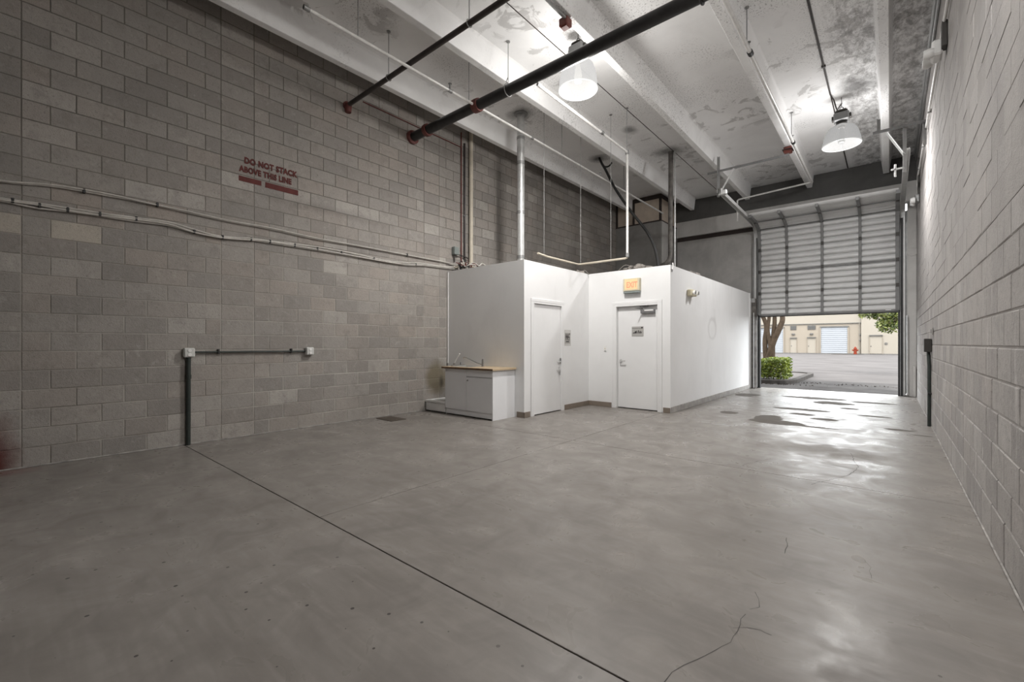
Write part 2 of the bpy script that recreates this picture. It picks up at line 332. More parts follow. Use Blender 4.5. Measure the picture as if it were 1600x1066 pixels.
# ------------------------------------------------------------------ builders
def wloc(o):
    v = Vector((0, 0, 0))
    while o is not None: v = v + o.location; o = o.parent
    return v
class MB:
    def __init__(s): s.v = []; s.f = []
    def add(s, vs, fs):
        n = len(s.v); s.v += [tuple(x) for x in vs]; s.f += [tuple(i+n for i in f) for f in fs]; return s
    def box(s, x0, x1, y0, y1, z0, z1):
        return s.add([(x0,y0,z0),(x1,y0,z0),(x1,y1,z0),(x0,y1,z0),(x0,y0,z1),(x1,y0,z1),(x1,y1,z1),(x0,y1,z1)],
                     [(0,3,2,1),(4,5,6,7),(0,1,5,4),(1,2,6,5),(2,3,7,6),(3,0,4,7)])
    def tube(s, pts, r, n=10, cap=True):
        pts = [Vector(p) for p in pts]; rs = r if isinstance(r, (list, tuple)) else [r]*len(pts)
        d0 = (pts[1]-pts[0]).normalized(); up = Vector((0,0,1)) if abs(d0.z) < .9 else Vector((1,0,0))
        a = d0.cross(up).normalized(); vs = []; fs = []
        for i, p in enumerate(pts):
            d = ((pts[min(i+1,len(pts)-1)]-p).normalized() + (p-pts[max(i-1,0)]).normalized())
            d = d.normalized() if d.length > 1e-6 else d0
            a = (a - d*a.dot(d)).normalized(); b = d.cross(a)
            for k in range(n):
                t = 2*PI*k/n; vs.append(p+(a*math.cos(t)+b*math.sin(t))*rs[i])
        for i in range(len(pts)-1):
            for k in range(n): fs.append((i*n+k, i*n+(k+1)%n, (i+1)*n+(k+1)%n, (i+1)*n+k))
        if cap: fs.append(tuple(range(n-1,-1,-1))); fs.append(tuple((len(pts)-1)*n+k for k in range(n)))
        return s.add(vs, fs)
    def lathe(s, prof, c, n=24, axis=2):
        vs = []; fs = []
        for r, h in prof:
            for k in range(n):
                t = 2*PI*k/n; q = [r*math.cos(t), r*math.sin(t), h]
                if axis == 0: q = [h, q[0], q[1]]
                if axis == 1: q = [q[1], h, q[0]]
                vs.append((c[0]+q[0], c[1]+q[1], c[2]+q[2]))
        for i in range(len(prof)-1):
            for k in range(n): fs.append((i*n+k, i*n+(k+1)%n, (i+1)*n+(k+1)%n, (i+1)*n+k))
        return s.add(vs, fs)
    def prism(s, poly, axis, a0, a1):
        def P(u, w, a): return ((a,u,w), (u,a,w), (u,w,a))[axis]
        n = len(poly)
        vs = [P(u,w,a0) for u,w in poly]+[P(u,w,a1) for u,w in poly]
        fs = [tuple(range(n))[::-1], tuple(range(n,2*n))]+[(i,(i+1)%n,n+(i+1)%n,n+i) for i in range(n)]
        return s.add(vs, fs)
    def ball(s, c, r, n=10, m=7):
        rr = r if isinstance(r, tuple) else (r, r, r)
        prof = []
        vs = [(c[0]+rr[0]*math.sin(PI*i/m)*math.cos(2*PI*k/n), c[1]+rr[1]*math.sin(PI*i/m)*math.sin(2*PI*k/n), c[2]+rr[2]*math.cos(PI*i/m)) for i in range(m+1) for k in range(n)]
        fs = [(i*n+k, (i+1)*n+k, (i+1)*n+(k+1)%n, i*n+(k+1)%n) for i in range(m) for k in range(n)]
        return s.add(vs, fs)
    def build(s, name, mat, parent=None, bev=0.0, smooth=False, seg=1, fix=True):
        me = bpy.data.meshes.new(name)
        o = bpy.data.objects.new(name, me); COL.objects.link(o)
        off = wloc(parent) if parent else Vector((0,0,0))
        if parent: o.parent = parent
        me.from_pydata([tuple(Vector(v)-off) for v in s.v], [], s.f)
        bm = bmesh.new(); bm.from_mesh(me)
        if fix:
            bmesh.ops.remove_doubles(bm, verts=bm.verts, dist=1e-6)
            bmesh.ops.recalc_face_normals(bm, faces=bm.faces)
        if bev: bmesh.ops.bevel(bm, geom=list(bm.edges), offset=bev, segments=seg, affect='EDGES', clamp_overlap=True)
        bm.to_mesh(me); bm.free()
        if smooth:
            for p in me.polygons: p.use_smooth = True
            me.set_sharp_from_angle(angle=math.radians(40))
        me.materials.append(M[mat] if isinstance(mat, str) else mat)
        return o
def tag(o, label, cat, group=None, kind=None):
    o['label'] = label; o['category'] = cat
    if group: o['group'] = group
    if kind: o['kind'] = kind
    return o
def thing(name, loc, label, cat, group=None, kind=None):
    o = bpy.data.objects.new(name, None); COL.objects.link(o); o.location = loc; o.empty_display_size = .1
    return tag(o, label, cat, group, kind)
def B(name, mat, parent, x0, x1, y0, y1, z0, z1, bev=0.0):
    return MB().box(x0, x1, y0, y1, z0, z1).build(name, mat, parent, bev)
def T(name, mat, parent, pts, r, n=10):
    return MB().tube(pts, r, n).build(name, mat, parent, smooth=True)
def copy_tree(o, parent=None):
    c = o.copy(); COL.objects.link(c); c.parent = parent
    for ch in list(o.children): copy_tree(ch, c)
    return c
def text_mb(s, size, fn, depth=.002, bold=0.0, spacing=1.0, xscale=1.0):
    cu = bpy.data.curves.new('t', 'FONT'); cu.body = s; cu.size = size; cu.extrude = depth/2; cu.offset = bold
    cu.space_character = spacing; cu.resolution_u = 3
    to = bpy.data.objects.new('t', cu); COL.objects.link(to)
    dg = bpy.context.evaluated_depsgraph_get(); me = bpy.data.meshes.new_from_object(to.evaluated_get(dg))
    mb = MB().add([fn(v.co.x*xscale, v.co.y, v.co.z) for v in me.vertices], [tuple(p.vertices) for p in me.polygons])
    bpy.data.objects.remove(to); bpy.data.curves.remove(cu); bpy.data.meshes.remove(me)
    return mb
def px(X, Y, Z):                       # projected size helper: which pieces show largest in the photograph
    z = -math.sin(YAW)*X+math.cos(YAW)*Y
    if z < .2: return None
    return 800+F_PX*(math.cos(YAW)*X+math.sin(YAW)*Y)/z, V0+F_PX*(CAM_H-Z)/z

# ------------------------------------------------------------------ floor
fl = thing('floor', (-3, 5, 0), 'polished grey concrete warehouse floor with saw-cut joints and stains', 'floor', kind='structure')
B('joint_filler', 'jointfill', fl, XL-.2, XR+.2, YREAR, YW+.2, -.14, -.012)
G = .004
def slab(x0, x1, y0, y1): B('slab', 'floor', fl, x0+G, x1-G, y0+G, y1-G, -.12, 0, .002)
slab(XL-.1, XR+.1, YREAR, 1.58)
slab(XL-.1, -3.25, 1.58, 5.05); slab(-3.25, XR+.1, 1.58, 5.05)
slab(XL-.1, -3.25, 5.05, 9.6); slab(-3.25, XR+.1, 5.05, 9.6)
slab(XL-.1, -3.25, 9.6, YW+.16); slab(-3.25, XR+.1, 9.6, YW+.16)
def crack(pts, w=.004):
    vs = []; fs = []; P = []
    for i in range(len(pts)-1):
        a, b = Vector((*pts[i], 0)), Vector((*pts[i+1], 0)); n = max(2, int((b-a).length/.05))
        for k in range(n): P.append(a.lerp(b, k/n)+Vector((random.uniform(-1, 1), random.uniform(-1, 1), 0))*.008)
    P.append(Vector((*pts[-1], 0)))
    for i, p in enumerate(P):
        d = (P[min(i+1, len(P)-1)]-P[max(0, i-1)]).normalized(); nrm = Vector((-d.y, d.x, 0))*w*random.uniform(.3, 1)*.5
        vs += [p+nrm+Vector((0, 0, .0006)), p-nrm+Vector((0, 0, .0006))]
    fs = [(2*i, 2*i+1, 2*i+3, 2*i+2) for i in range(len(P)-1)]
    MB().add(vs, fs).build('crack', 'crack', fl)
crack([(-.664, 1.62), (-.655, 1.743), (-.595, 1.878), (-.528, 2.073), (-.531, 2.244), (-.526, 2.344)], .005)
crack([(-.535, 2.588), (-.484, 2.448), (-.52, 2.40)], .004)
crack([(-.529, 3.449), (-.50, 3.3), (-.494, 3.18)], .006)
crack([(-.117, 3.396), (-.09, 3.3), (-.076, 3.15)], .004)
crack([(-.35, 6.6), (-.30, 6.2), (-.25, 5.9), (-.3, 5.5), (-.55, 4.9)], .006)
crack([(-1.2, 5.2), (-1.1, 5.5), (-1.02, 5.7)], .006)
crack([(-.55, 2.2), (-.45, 2.26), (-.4, 2.25)], .004)
dc = thing('floor_cover_plate', (-6.5, 4.45, 0), 'brown rectangular cover plate set in the floor beside the left block wall', 'cover plate')
MB().box(-6.78, -6.32, 4.30, 4.60, .001, .008).build('plate', 'drain', dc, .002)
for x in (-6.7, -6.40):
    MB().lathe([(0, .010), (.012, .010), (.014, .008)], (x, 4.45, 0), 10).build('screw', 'grey', dc)

# ------------------------------------------------------------------ block walls
BL, BH, JT = .4064, .2032, .010
_blk = {}
def block_mesh(w, h, side, ch=.006, d=.05):
    """one block face: sides, chamfer and front; local origin at lower near corner on the wall face plane"""
    key = (round(w, 3), round(h, 3), side, ch)
    if key in _blk: return _blk[key]
    s = side
    v = [(-s*d, 0, 0), (-s*d, w, 0), (-s*d, w, h), (-s*d, 0, h), (-s*ch*.8, 0, 0), (-s*ch*.8, w, 0), (-s*ch*.8, w, h), (-s*ch*.8, 0, h),
         (0, ch, ch), (0, w-ch, ch), (0, w-ch, h-ch), (0, ch, h-ch)]
    f = [(0,1,5,4), (1,2,6,5), (2,3,7,6), (3,0,4,7), (4,5,9,8), (5,6,10,9), (6,7,11,10), (7,4,8,11), (8,9,10,11)]
    if s < 0: f = [q[::-1] for q in f]
    me = bpy.data.meshes.new('block'); me.from_pydata(v, [], f); _blk[key] = me; return me
def layout(segs, z0, ztop, cut=None):
    """segs: (y0, y1, mode, phaseA, phaseB); returns block rectangles (y, z, w, h)"""
    out = []; k = 0; z = z0
    first = z0
    rows = []
    if z0 > .12: rows.append((0, z0))
    elif z0 > 0: rows.append((0, z0+BH)); z = z0+BH
    while z < ztop-.05: rows.append((z, min(z+BH, ztop))); z += BH
    for k, (a, b) in enumerate(rows):
        for (y0, y1, mode, pa, pb) in segs:
            if mode == 'stack': js = [y0, y1]
            else:
                ph = pa if k % 2 == 0 else pb; js = [y0]; y = ph
                while y <= y0+.03: y += BL
                while y < y1-.03: js.append(y); y += BL
                js.append(y1)
            for j in range(len(js)-1):
                w = js[j+1]-js[j]-JT; h = b-a-JT
                if w > .02 and h > .02: out.append((js[j]+JT/2, a+JT/2, w, h))
    return out
def block_wall(name, x, side, rects, mat, mmat, label, hidden, y0, y1, jit, chf, rec):
    wl = thing(name, (x, (y0+y1)/2, 0), label, 'wall', kind='structure')
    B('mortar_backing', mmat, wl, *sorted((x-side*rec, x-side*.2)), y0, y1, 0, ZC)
    sc = []
    for r in rects:
        y, z, w, h = r
        q = [px(x, yy, zz) for yy in (y, y+w) for zz in (z, z+h)]
        if None in q or hidden(y+w/2, z+h/2): sc.append((0, r)); continue
        us = [a[0] for a in q]; vv = [a[1] for a in q]
        du = min(1600, max(us))-max(0, min(us)); dv = min(1066, max(vv))-max(0, min(vv))
        sc.append(((du*dv if du > 4 and dv > 4 else 0), r))
    sc.sort(key=lambda e: -e[0])
    wlo = wl.location
    rng = random.Random(3)
    M_pale = M.get('pale')
    for a, (y, z, w, h) in sc[:300]:
        o = bpy.data.objects.new('block', block_mesh(w, h, side, chf(y, z))); COL.objects.link(o); o.parent = wl
        me = o.data
        if not me.materials: me.materials.append(M[mat])
        o.location = (x+side*rng.uniform(-jit, jit)-wlo.x, y-wlo.y, z-wlo.z)
        if side > 0 and 2.38 < z+h/2 < 2.62 and (.36 < y+w/2 < .82 or y+w/2 < .12):
            o.material_slots[0].link = 'OBJECT'; o.material_slots[0].material = M['pale']
    V = []; Fc = []; rn = []
    for a, (y, z, w, h) in sc[300:]:
        me = block_mesh(w, h, side, chf(y, z)); n = len(V); dx = side*rng.uniform(-jit, jit)
        V += [(x+dx+v.co.x-wlo.x, y+v.co.y-wlo.y, z+v.co.z-wlo.z) for v in me.vertices]
        Fc += [tuple(i+n for i in p.vertices) for p in me.polygons]; rn += [rng.random()]*len(me.polygons)
    me = bpy.data.meshes.new('block_field'); me.from_pydata(V, [], Fc)
    at = me.attributes.new('rnd', 'FLOAT', 'FACE'); at.data.foreach_set('value', rn)
    o = bpy.data.objects.new('block_field', me); COL.objects.link(o); o.parent = wl; me.materials.append(M[mat]); o['kind'] = 'stuff'
    return wl
segsL = [(-2.6, .18, 'run', -.03, .18-BL), (.18, 1.99, 'run', .39, .59), (1.99, 2.40, 'stack', 0, 0), (2.40, 5.42, 'run', 2.60, 2.80),
         (5.42, 5.80, 'stack', 0, 0), (5.80, 6.42, 'run', 5.98, 6.18), (6.42, 13.6, 'run', 6.62, 6.82)]
rectsL = layout(segsL, 0.0, ZC-.02)
wlt = block_wall('wall_left', XL, 1, rectsL, 'blk', 'blkmortar', 'long left wall of bare grey-brown concrete blocks with cables along it',
           lambda y, z: (y > YB1 and z < 2.85) or z > 5.75 or y > 13.34, YREAR, 14.9, .0014, lambda y, z: .0035, .0042)
segsR = [(.2, 5.66, 'run', .55, .755), (5.66, 13.6, 'run', 5.86, 6.06), (13.6, 15.3, 'run', 13.8, 14.0)]
rectsR = layout(segsR, .06, ZC-.02)
wrt = block_wall('wall_right', XR, -1, rectsR, 'blkR', 'blkRmortar', 'right wall of rough grey concrete blocks with pale drips, running to the roll-up door',
           lambda y, z: y > 14.4, YREAR, 15.0, .0022, lambda y, z: .006 if z < 2.0 else .0015, .006)
MB().box(XR+.0015, XR+.01, YREAR, 15.0, 2.09, ZC).build('mortar_backing', 'blkRmortar', wrt)
MB().box(XL+.0005, XL+.014, -2.6, 5.4, .0005, .016).build('base_mortar', 'basegrout', wlt, .003); MB().box(XR-.012, XR-.0005, .2, YW-.2, .0005, .014).build('base_mortar', 'basegrout', wrt, .003)
wr = B('wall_rear', 'plain', None, XL-.2, XR+.2, YREAR-.2, YREAR, 0, ZC); tag(wr, 'plain concrete rear wall behind the viewpoint', 'wall', kind='structure')

# ------------------------------------------------------------------ ceiling: precast double tees
ce = thing('ceiling', (-3, 5, ZC), 'whitewashed precast concrete ceiling with five long ribs and peeling stains', 'ceiling', kind='structure')
for x0, x1 in ((XL-.2, -3.985), (-3.965, -.85), (-.83, XR+.2)):
    B('tee_flange', 'ceil', ce, x0, x1, YREAR-.1, YW-.03, ZC, ZC+.1, .008)
B('flange_grout', 'tar', ce, XL-.2, XR+.2, YREAR-.1, YW+.1, ZC+.012, ZC+.12)
for xc in (-6.385, -4.80, -3.205, -1.665, -.065):
    poly = [(xc-.058, ZS), (xc+.058, ZS), (xc+.10, ZC-.03), (xc+.13, ZC+.003), (xc-.13, ZC+.003), (xc-.10, ZC-.03)]
    MB().prism(poly, 1, YREAR-.1, YW-.22).build('tee_stem', 'ceil', ce, .006)

# ------------------------------------------------------------------ wall with the big door, and the pier in its corner
wb = thing('wall_back', (-3, YW, 0), 'dark concrete end wall around the big roll-up door opening', 'wall', kind='structure')
DX0, DX1 = -2.93, .19
B('wall_panel', 'conc', wb, XL-.2, DX0-.02, YW, YW+.2, 0, 5.3, .006)
B('door_header', 'conc', wb, DX0-.02, DX1+.02, YW, YW+.2, 4.45, 5.3, .006)
B('door_jamb', 'conc2', wb, DX1+.14, XR, YW-.12, YW+.2, 0, 5.3, .01)
B('bond_beam', 'conc2', wb, -5.40, XR, YW-.10, YW+.02, 4.78, 5.28, .01)
B('sealant_shade_strip', 'tar', wb, -5.40, DX0-.1, YW-.03, YW+.01, 4.66, 4.78)  # dark strip stands for the shade in the groove under the bond beam
B('top_recess', 'concr', wb, -5.40, XR+.1, YW-.02, YW+.2, 5.26, ZC+.05)
B('jamb_plate', 'galvd', wb, DX1+.02, DX1+.14, YW-.06, YW+.2, 0, 4.6, .004)
MB().lathe([(0, -.012), (.10, -.012), (.105, 0)], (.42, YW-.12, 3.55), 20, 1).build('round_patch', 'conc2', wb)
T('jamb_pipe', 'galv', wb, [(.33, YW-.20, .03), (.33, YW-.20, 2.0)], .018)
MB().ball((.33, YW-.2, .05), .035).build('pipe_cap', 'chrome', wb, smooth=True)
B('corner_box', 'conc2', wb, .43, .49, YW-.19, YW-.12, .0, .75, .008)

pr_ = thing('wall_pier', (-6.1, 13.8, 0), 'dark square concrete pier in the far left corner with tan boards above', 'pier', kind='structure')
PX, PY = -5.35, 13.34
B('pier_body', 'concd', pr_, XL, PX, PY, YW, 0, 5.10, .008)
B('sealant_shade_strip', 'tar', pr_, XL, PX+.012, PY-.012, YW, 5.09, 5.125)
for x0, x1 in ((XL+.06, -6.49), (-6.28, PX-.07)):
    B('tan_board', 'ply', pr_, x0, x1, PY+.01, PY+.03, 5.14, 5.82, .003)
B('tan_board', 'ply', pr_, PX-.03, PX-.01, PY+.07, YW-.3, 5.14, 5.82, .003)
for x0, x1 in ((XL, XL+.07), (-6.29, -6.22), (PX-.07, PX)):
    B('sealant_edge', 'tar', pr_, x0, x1, PY-.002, PY+.05, 5.12, 5.86, .004)
B('sealant_edge', 'tar', pr_, -6.29, PX, PY-.004, PY+.05, 5.80, 5.93, .004)
B('sealant_edge', 'tar', pr_, PX-.05, PX+.003, PY, YW-.2, 5.80, 5.93, .004)
B('backing', 'ply', pr_, XL, PX-.04, PY+.035, YW, 5.10, ZC)
B('pier_cover', 'conc2', pr_, PX-.006, PX+.012, PY+.05, PY+.80, 0, 5.09, .004)
B('corroded_plate', 'rust', pr_, PX+.005, PX+.035, PY+.35, PY+.55, 3.55, 3.80, .006)

# ------------------------------------------------------------------ white enclosure
wt = .11
def wall_with_hole(name, label, mat, axis, plane0, plane1, a0, a1, z1, holes):
    """wall slab made of pieces round its door openings; axis 'x' runs along X, 'y' along Y"""
    w = thing(name, ((a0+a1)/2, plane0, 0) if axis == 'x' else (plane0, (a0+a1)/2, 0), label, 'wall', kind='structure')
    mb = MB()
    def bx(p, q, zz0, zz1):
        if axis == 'x': mb.box(p, q, *sorted((plane0, plane1)), zz0, zz1)
        else: mb.box(*sorted((plane0, plane1)), p, q, zz0, zz1)
    cur = a0
    for h0, h1, hz in holes:
        bx(cur, h0, 0, z1); bx(h0, h1, hz, z1); cur = h1
    bx(cur, a1, 0, z1)
    mb.build('drywall', mat, w)
    return w
DA0, DA1, DAZ = 6.25, 7.19, 2.06     # restroom door opening (along Y)
DE0, DE1, DEZ = -4.245, -3.32, 2.08  # exit door opening (along X)
w1 = wall_with_hole('wall_enclosure_sink', 'grey-white enclosure wall behind the sink cabinet, meeting the left block wall', 'drywall', 'x', YB1, YB1+wt, XL+.015, XA-.0005, HB, [])
w2 = wall_with_hole('wall_enclosure_restroom', 'white enclosure wall with the left of the two white doors', 'drywall', 'y', XA, XA-wt, YB1+.0005, YIN+wt, HB, [(DA0, DA1, DAZ)])
w3 = wall_with_hole('wall_enclosure_exit', 'white enclosure wall with the door under the exit sign', 'drywall', 'x', YIN, YIN+wt, XA+.0005, XO-.0005, HB, [(DE0, DE1, DEZ)])
w4 = wall_with_hole('wall_enclosure_bay', 'long white enclosure wall with scuffs running to the roll-up door', 'drywall', 'y', XO, XO-wt, YIN+.0005, YEND, HB, [])
MB().box(XO-.035, XO+.022, YEND-.03, YEND+.03, 0, HB).build('corner_bead', 'drywall', w4, .006)
MB().box(XL+.004, XL+.05, YB1-.016, YB1-.001, .9, HB-.02).build('edge_strip', 'white', w1, .004)
en = thing('wall_enclosure_end', (-4, YEND, 0), 'hidden end wall of the white enclosure beside the roll-up door', 'wall', kind='structure')
MB().box(XL+.3, XO-wt, YEND-.1, YEND, 0, HB-.06).build('drywall', 'drywall', en)
rf = thing('ceiling_enclosure', (-5, 9, HB-.1), 'flat dusty top of the white enclosure', 'ceiling', kind='structure')
MB().box(XL+.01, XA-wt-.01, YB1+wt+.01, YIN+wt, HB-.12, HB-.05).build('deck_board', 'scrap', rf)
MB().box(XL+.01, XO-wt-.01, YIN+wt+.01, YEND-.12, HB-.12, HB-.05).build('deck_board', 'scrap', rf)
def base(name, label, rects, mat='beige', z=.10):
    b = thing(name, (rects[0][0], rects[0][2], 0), label, 'baseboard', kind='structure')
    for r in rects: MB().box(*r, 0, z).build('base_strip', mat, b, .004)
base('baseboard_sink', 'taupe baseboard between sink cabinet and restroom door', [(-5.02, XA+.012, YB1-.012, YB1-.0005), (XA+.0005, XA+.012, YB1-.012, DA0-.075)])
base('baseboard_restroom', 'taupe baseboard right of the restroom door up to the inner corner', [(XA+.0005, XA+.012, DA1+.075, YIN-.0005)])
base('baseboard_exit', 'taupe baseboard between inner corner and exit door frame', [(XA+.0125, DE0-.075, YIN-.012, YIN-.0005)])
base('baseboard_corner', 'short taupe baseboard right of the exit door at the outer corner', [(DE1+.075, XO-.002, YIN-.012, YIN-.0005)])
base('baseboard_bay', 'dusty crumbling base strip along the long white wall', [(XO+.0005, XO+.02, YIN+.01, YEND-.05)], 'base2', .115)

def hinge3(d, at, axis):
    for z in (.28, 1.06, 1.78):
        if axis == 'y': MB().lathe([(0, -.05), (.008, -.05), (.008, .05), (0, .05)], (at[0], at[1], z), 8).build('hinge', 'galvd', d)
        else: MB().lathe([(0, -.05), (.008, -.05), (.008, .05), (0, .05)], (at[0], at[1], z), 8).build('hinge', 'galvd', d)
# restroom door in the X = XA wall
d1 = thing('door_1', (XA, (DA0+DA1)/2, 0), 'closed white door with lever handle left of the restroom sign', 'door', kind='structure')
fw = .055
MB().box(XA-wt-.012, XA+.016, DA0, DA0+.035, 0, DAZ).box(XA+.0005, XA+.016, DA0-fw+.002, DA0+.001, 0, DAZ+fw).build('frame_side', 'doorpaint', d1, .003)
MB().box(XA-wt-.012, XA+.016, DA1-.035, DA1, 0, DAZ).box(XA+.0005, XA+.016, DA1-.001, DA1+fw-.002, 0, DAZ+fw).build('frame_side', 'doorpaint', d1, .003)
MB().box(XA-wt-.012, XA+.016, DA0+.035, DA1-.035, DAZ-.035, DAZ).box(XA+.0005, XA+.018, DA0-fw, DA1+fw, DAZ, DAZ+fw).build('frame_head', 'doorpaint', d1, .003)
lf = MB().box(XA-.058, XA-.014, DA0+.039, DA1-.039, .018, DAZ-.039).build('leaf', 'doorpaint', d1, .002)
hinge3(d1, (XA-.006, DA0+.042), 'y')
def lever(d, c, out, along, rim=True):
    """lever set at c; out = unit vector off the door, along = direction of the lever"""
    c = Vector(c); o = Vector(out); a = Vector(along)
    ax = 0 if abs(o.x) > .5 else 1; sg = o.x+o.y
    ro = MB().lathe([(0, sg*.012), (.028, sg*.012), (.032, 0)], c, 18, ax).build('lever_rose', 'chrome', d, smooth=True)
    MB().tube([c+o*.01, c+o*.055, c+o*.06+a*.03, c+o*.058+a*.12], [.010, .010, .011, .009], 8).build('lever', 'chrome', ro, smooth=True)
lever(d1, (XA-.014, DA1-.105, .955), (1, 0, 0), (0, -1, 0))
MB().tube([(XA-.010+.004, DA1-.10, .86), (XA+.03, DA1-.14, .80), (XA+.03, DA1-.12, .70), (XA-.006, DA1-.085, .74)], .006, 6).build('pull_loop', 'galvd', d1, smooth=True)
MB().box(XA-.014, XA+.004, DA1-.065, DA1-.041, .93, 1.02).build('strike_plate', 'grey', d1, .002)
# exit door in the Y = YIN wall
d2 = thing('door_2', ((DE0+DE1)/2, YIN, 0), 'white door with grey closer under the lit exit sign', 'door', kind='structure')
MB().box(DE0, DE0+.035, YIN-.016, YIN+wt+.012, 0, DEZ).box(DE0-fw+.002, DE0+.001, YIN-.016, YIN-.0005, 0, DEZ+fw).build('frame_side', 'doorpaint', d2, .003)
MB().box(DE1-.035, DE1, YIN-.016, YIN+wt+.012, 0, DEZ).box(DE1-.001, DE1+fw-.002, YIN-.016, YIN-.0005, 0, DEZ+fw).build('frame_side', 'doorpaint', d2, .003)
MB().box(DE0+.035, DE1-.035, YIN-.016, YIN+wt+.012, DEZ-.035, DEZ).box(DE0-fw, DE1+fw, YIN-.018, YIN-.0005, DEZ, DEZ+fw).build('frame_head', 'doorpaint', d2, .003)
MB().box(DE0+.039, DE1-.039, YIN+.058, YIN+.102, .018, DEZ-.039).build('leaf', 'doorpaint', d2, .002)
yl = YIN+.058
lever(d2, (DE0+.105, yl, .955), (0, -1, 0), (1, 0, 0))
cl = MB().box(-3.70, -3.42, yl-.062, yl-.001, 1.89, 1.965).build('door_closer', 'grey', d2, .006)
MB().box(-3.62, -3.44, yl-.064, yl-.060, 1.935, 1.96).build('closer_cover', 'white', cl, .001)
MB().tube([(-3.665, yl-.04, 1.965), (-3.665, yl-.04, 1.985), (-3.75, yl-.20, 1.99), (-3.66, yl-.052, 2.015)], .011, 6).build('closer_arm', 'grey', cl, smooth=True)
MB().box(-3.72, -3.56, YIN+.015, YIN+.05, 2.02, 2.045).build('arm_bracket', 'grey', cl, .002)

# ------------------------------------------------------------------ roll-up door
d3 = thing('door_3', (-1.37, YW, 0), 'grey ribbed sectional overhead door raised halfway at the far end', 'roll-up door', kind='structure')
YD, RAD, ZV, SH = 14.6, .38, 4.40, .63
def path(s):
    if s < ZV: return YD, s
    a = (s-ZV)/RAD
    if a < PI/2: return YD-RAD*(1-math.cos(a)), ZV+RAD*math.sin(a)
    return YD-RAD-(s-ZV-RAD*PI/2), ZV+RAD+(s-ZV-RAD*PI/2)*.02
SX = [DX0+.012, -2.207, -1.387, -.581, .178]
prof = [(0, 0)]
for q_ in range(4): prof += [(.006+q_*.156+u, d) for u, d in ((0, -.012), (.006, .02), (.024, .050), (.05, .066), (.08, .066), (.11, .046), (.134, .014), (.146, -.012))]
prof += [(.63, 0)]
s = 2.13
for k in range(6):
    (ya, za), (yb, zb) = path(s), path(s+SH)
    a = Vector((0, ya, za)); b = Vector((0, yb, zb)); dr = (b-a).normalized(); n = Vector((0, -dr.z, dr.y)).normalized()
    if n.y > 0 and k < 5: n = -n
    if k == 5 and n.z > 0: n = -n
    x0, x1 = SX[0]+.02, SX[-1]-.02
    vs = []; L_ = (b-a).length
    for u, d in prof:
        p = a+dr*(u/.63*(L_-.004)+.002)+n*d*(1 if k < 4 else .4)
        vs += [(x0, p.y, p.z), (x1, p.y, p.z)]
    m_ = len(prof)
    for u in (L_+.03, .032 if k else .002):
        p = a+dr*u-n*.03; vs += [(x0, p.y, p.z), (x1, p.y, p.z)]
    m2 = m_+2
    fs = [(2*i, 2*i+1, 2*((i+1) % m2)+1, 2*((i+1) % m2)) for i in range(m2)]
    fs += [tuple(2*i for i in range(m2))[::-1], tuple(2*i+1 for i in range(m2))]
    sec = MB().add(vs, fs).build('door_section', 'doorsheet', d3)
    def bar(x0, x1, u0, u1, d0, d1, nm, mt, bev=.003):
        vs = []
        for x in (x0, x1):
            for u, d in ((u0, d0), (u1, d0), (u1, d1), (u0, d1)):
                p = a+dr*u+n*d; vs.append((x, p.y, p.z))
        MB().add(vs, [(0,1,2,3), (7,6,5,4), (0,4,5,1), (1,5,6,2), (2,6,7,3), (3,7,4,0)]).build(nm, mt, sec, bev)
    for i, x in enumerate(SX):
        hw = .032 if 0 < i < 4 else .04
        xx = x+(.03 if i == 0 else -.03 if i == 4 else 0)
        bar(xx-hw, xx+hw, .004, L_-.004, .0, .082, 'stile', 'doorstile')
        if k < 5: bar(xx-.03, xx+.03, L_-.05, L_+.045, .082, .092, 'hinge', 'dark', .002)
    if k == 0:
        bar(SX[0], SX[-1], -.03, .05, -.015, .045, 'bottom_bar', 'doorstile', .012)
        bar(SX[0]+.02, SX[-1]-.02, -.055, -.028, .0, .03, 'rubber_seal', 'black', .004)
        bar(-.08, .03, .012, .028, .048, .054, 'white_sticker', 'white', .0)
    if k in (1, 3, 4): bar(SX[0]+.05, SX[-1]-.05, L_-.02, L_+.0, .05, .085, 'strut', 'doorstile', .003)
    s += SH
for sx, xx in ((-1, -3.0), (1, .245)):
    pts = [path(q) for q in [.02]+[ZV-.5+.08*i for i in range(16)]+[ZV+RAD*1.57+.2, ZV+RAD*1.57+3.35]]
    vs = []; fs = []
    for (y, z), (y2, z2) in zip(pts, pts[1:]+[None] if False else pts[1:]+[pts[-1]]):
        pass
    tr = MB()
    for dx0, dx1, off0, off1 in ((-.04, .04, .04, .046), (-.045, -.04, -.04, .046), (.04, .045, -.04, .046)):
        ring = []
        for i, (y, z) in enumerate(pts):
            q0 = pts[max(0, i-1)]; q1 = pts[min(len(pts)-1, i+1)]
            d = Vector((0, q1[0]-q0[0], q1[1]-q0[1])).normalized(); n = Vector((0, d.z, -d.y))
            P0 = Vector((0, y, z))+n*off0; P1 = Vector((0, y, z))+n*off1
            ring.append([(xx+dx0, P0.y, P0.z), (xx+dx1, P0.y, P0.z), (xx+dx1, P1.y, P1.z), (xx+dx0, P1.y, P1.z)])
        for i in range(len(ring)-1):
            tr.add(ring[i]+ring[i+1], [(0,1,5,4), (1,2,6,5), (2,3,7,6), (3,0,4,7)])
    tr.build('track', 'trackgalv', d3, fix=False)
    B('track_angle', 'galvd', d3, *sorted((xx+sx*.04, xx+sx*.10)), YD+.03, YD+.075, 0, 4.3, .003)
for a_, b_ in ((DX0-.06, DX0+.03), (DX1-.03, DX1+.06)):
    B('side_seal', 'black', d3, a_, b_, YD-.0, YW+.03, 0, 4.42)
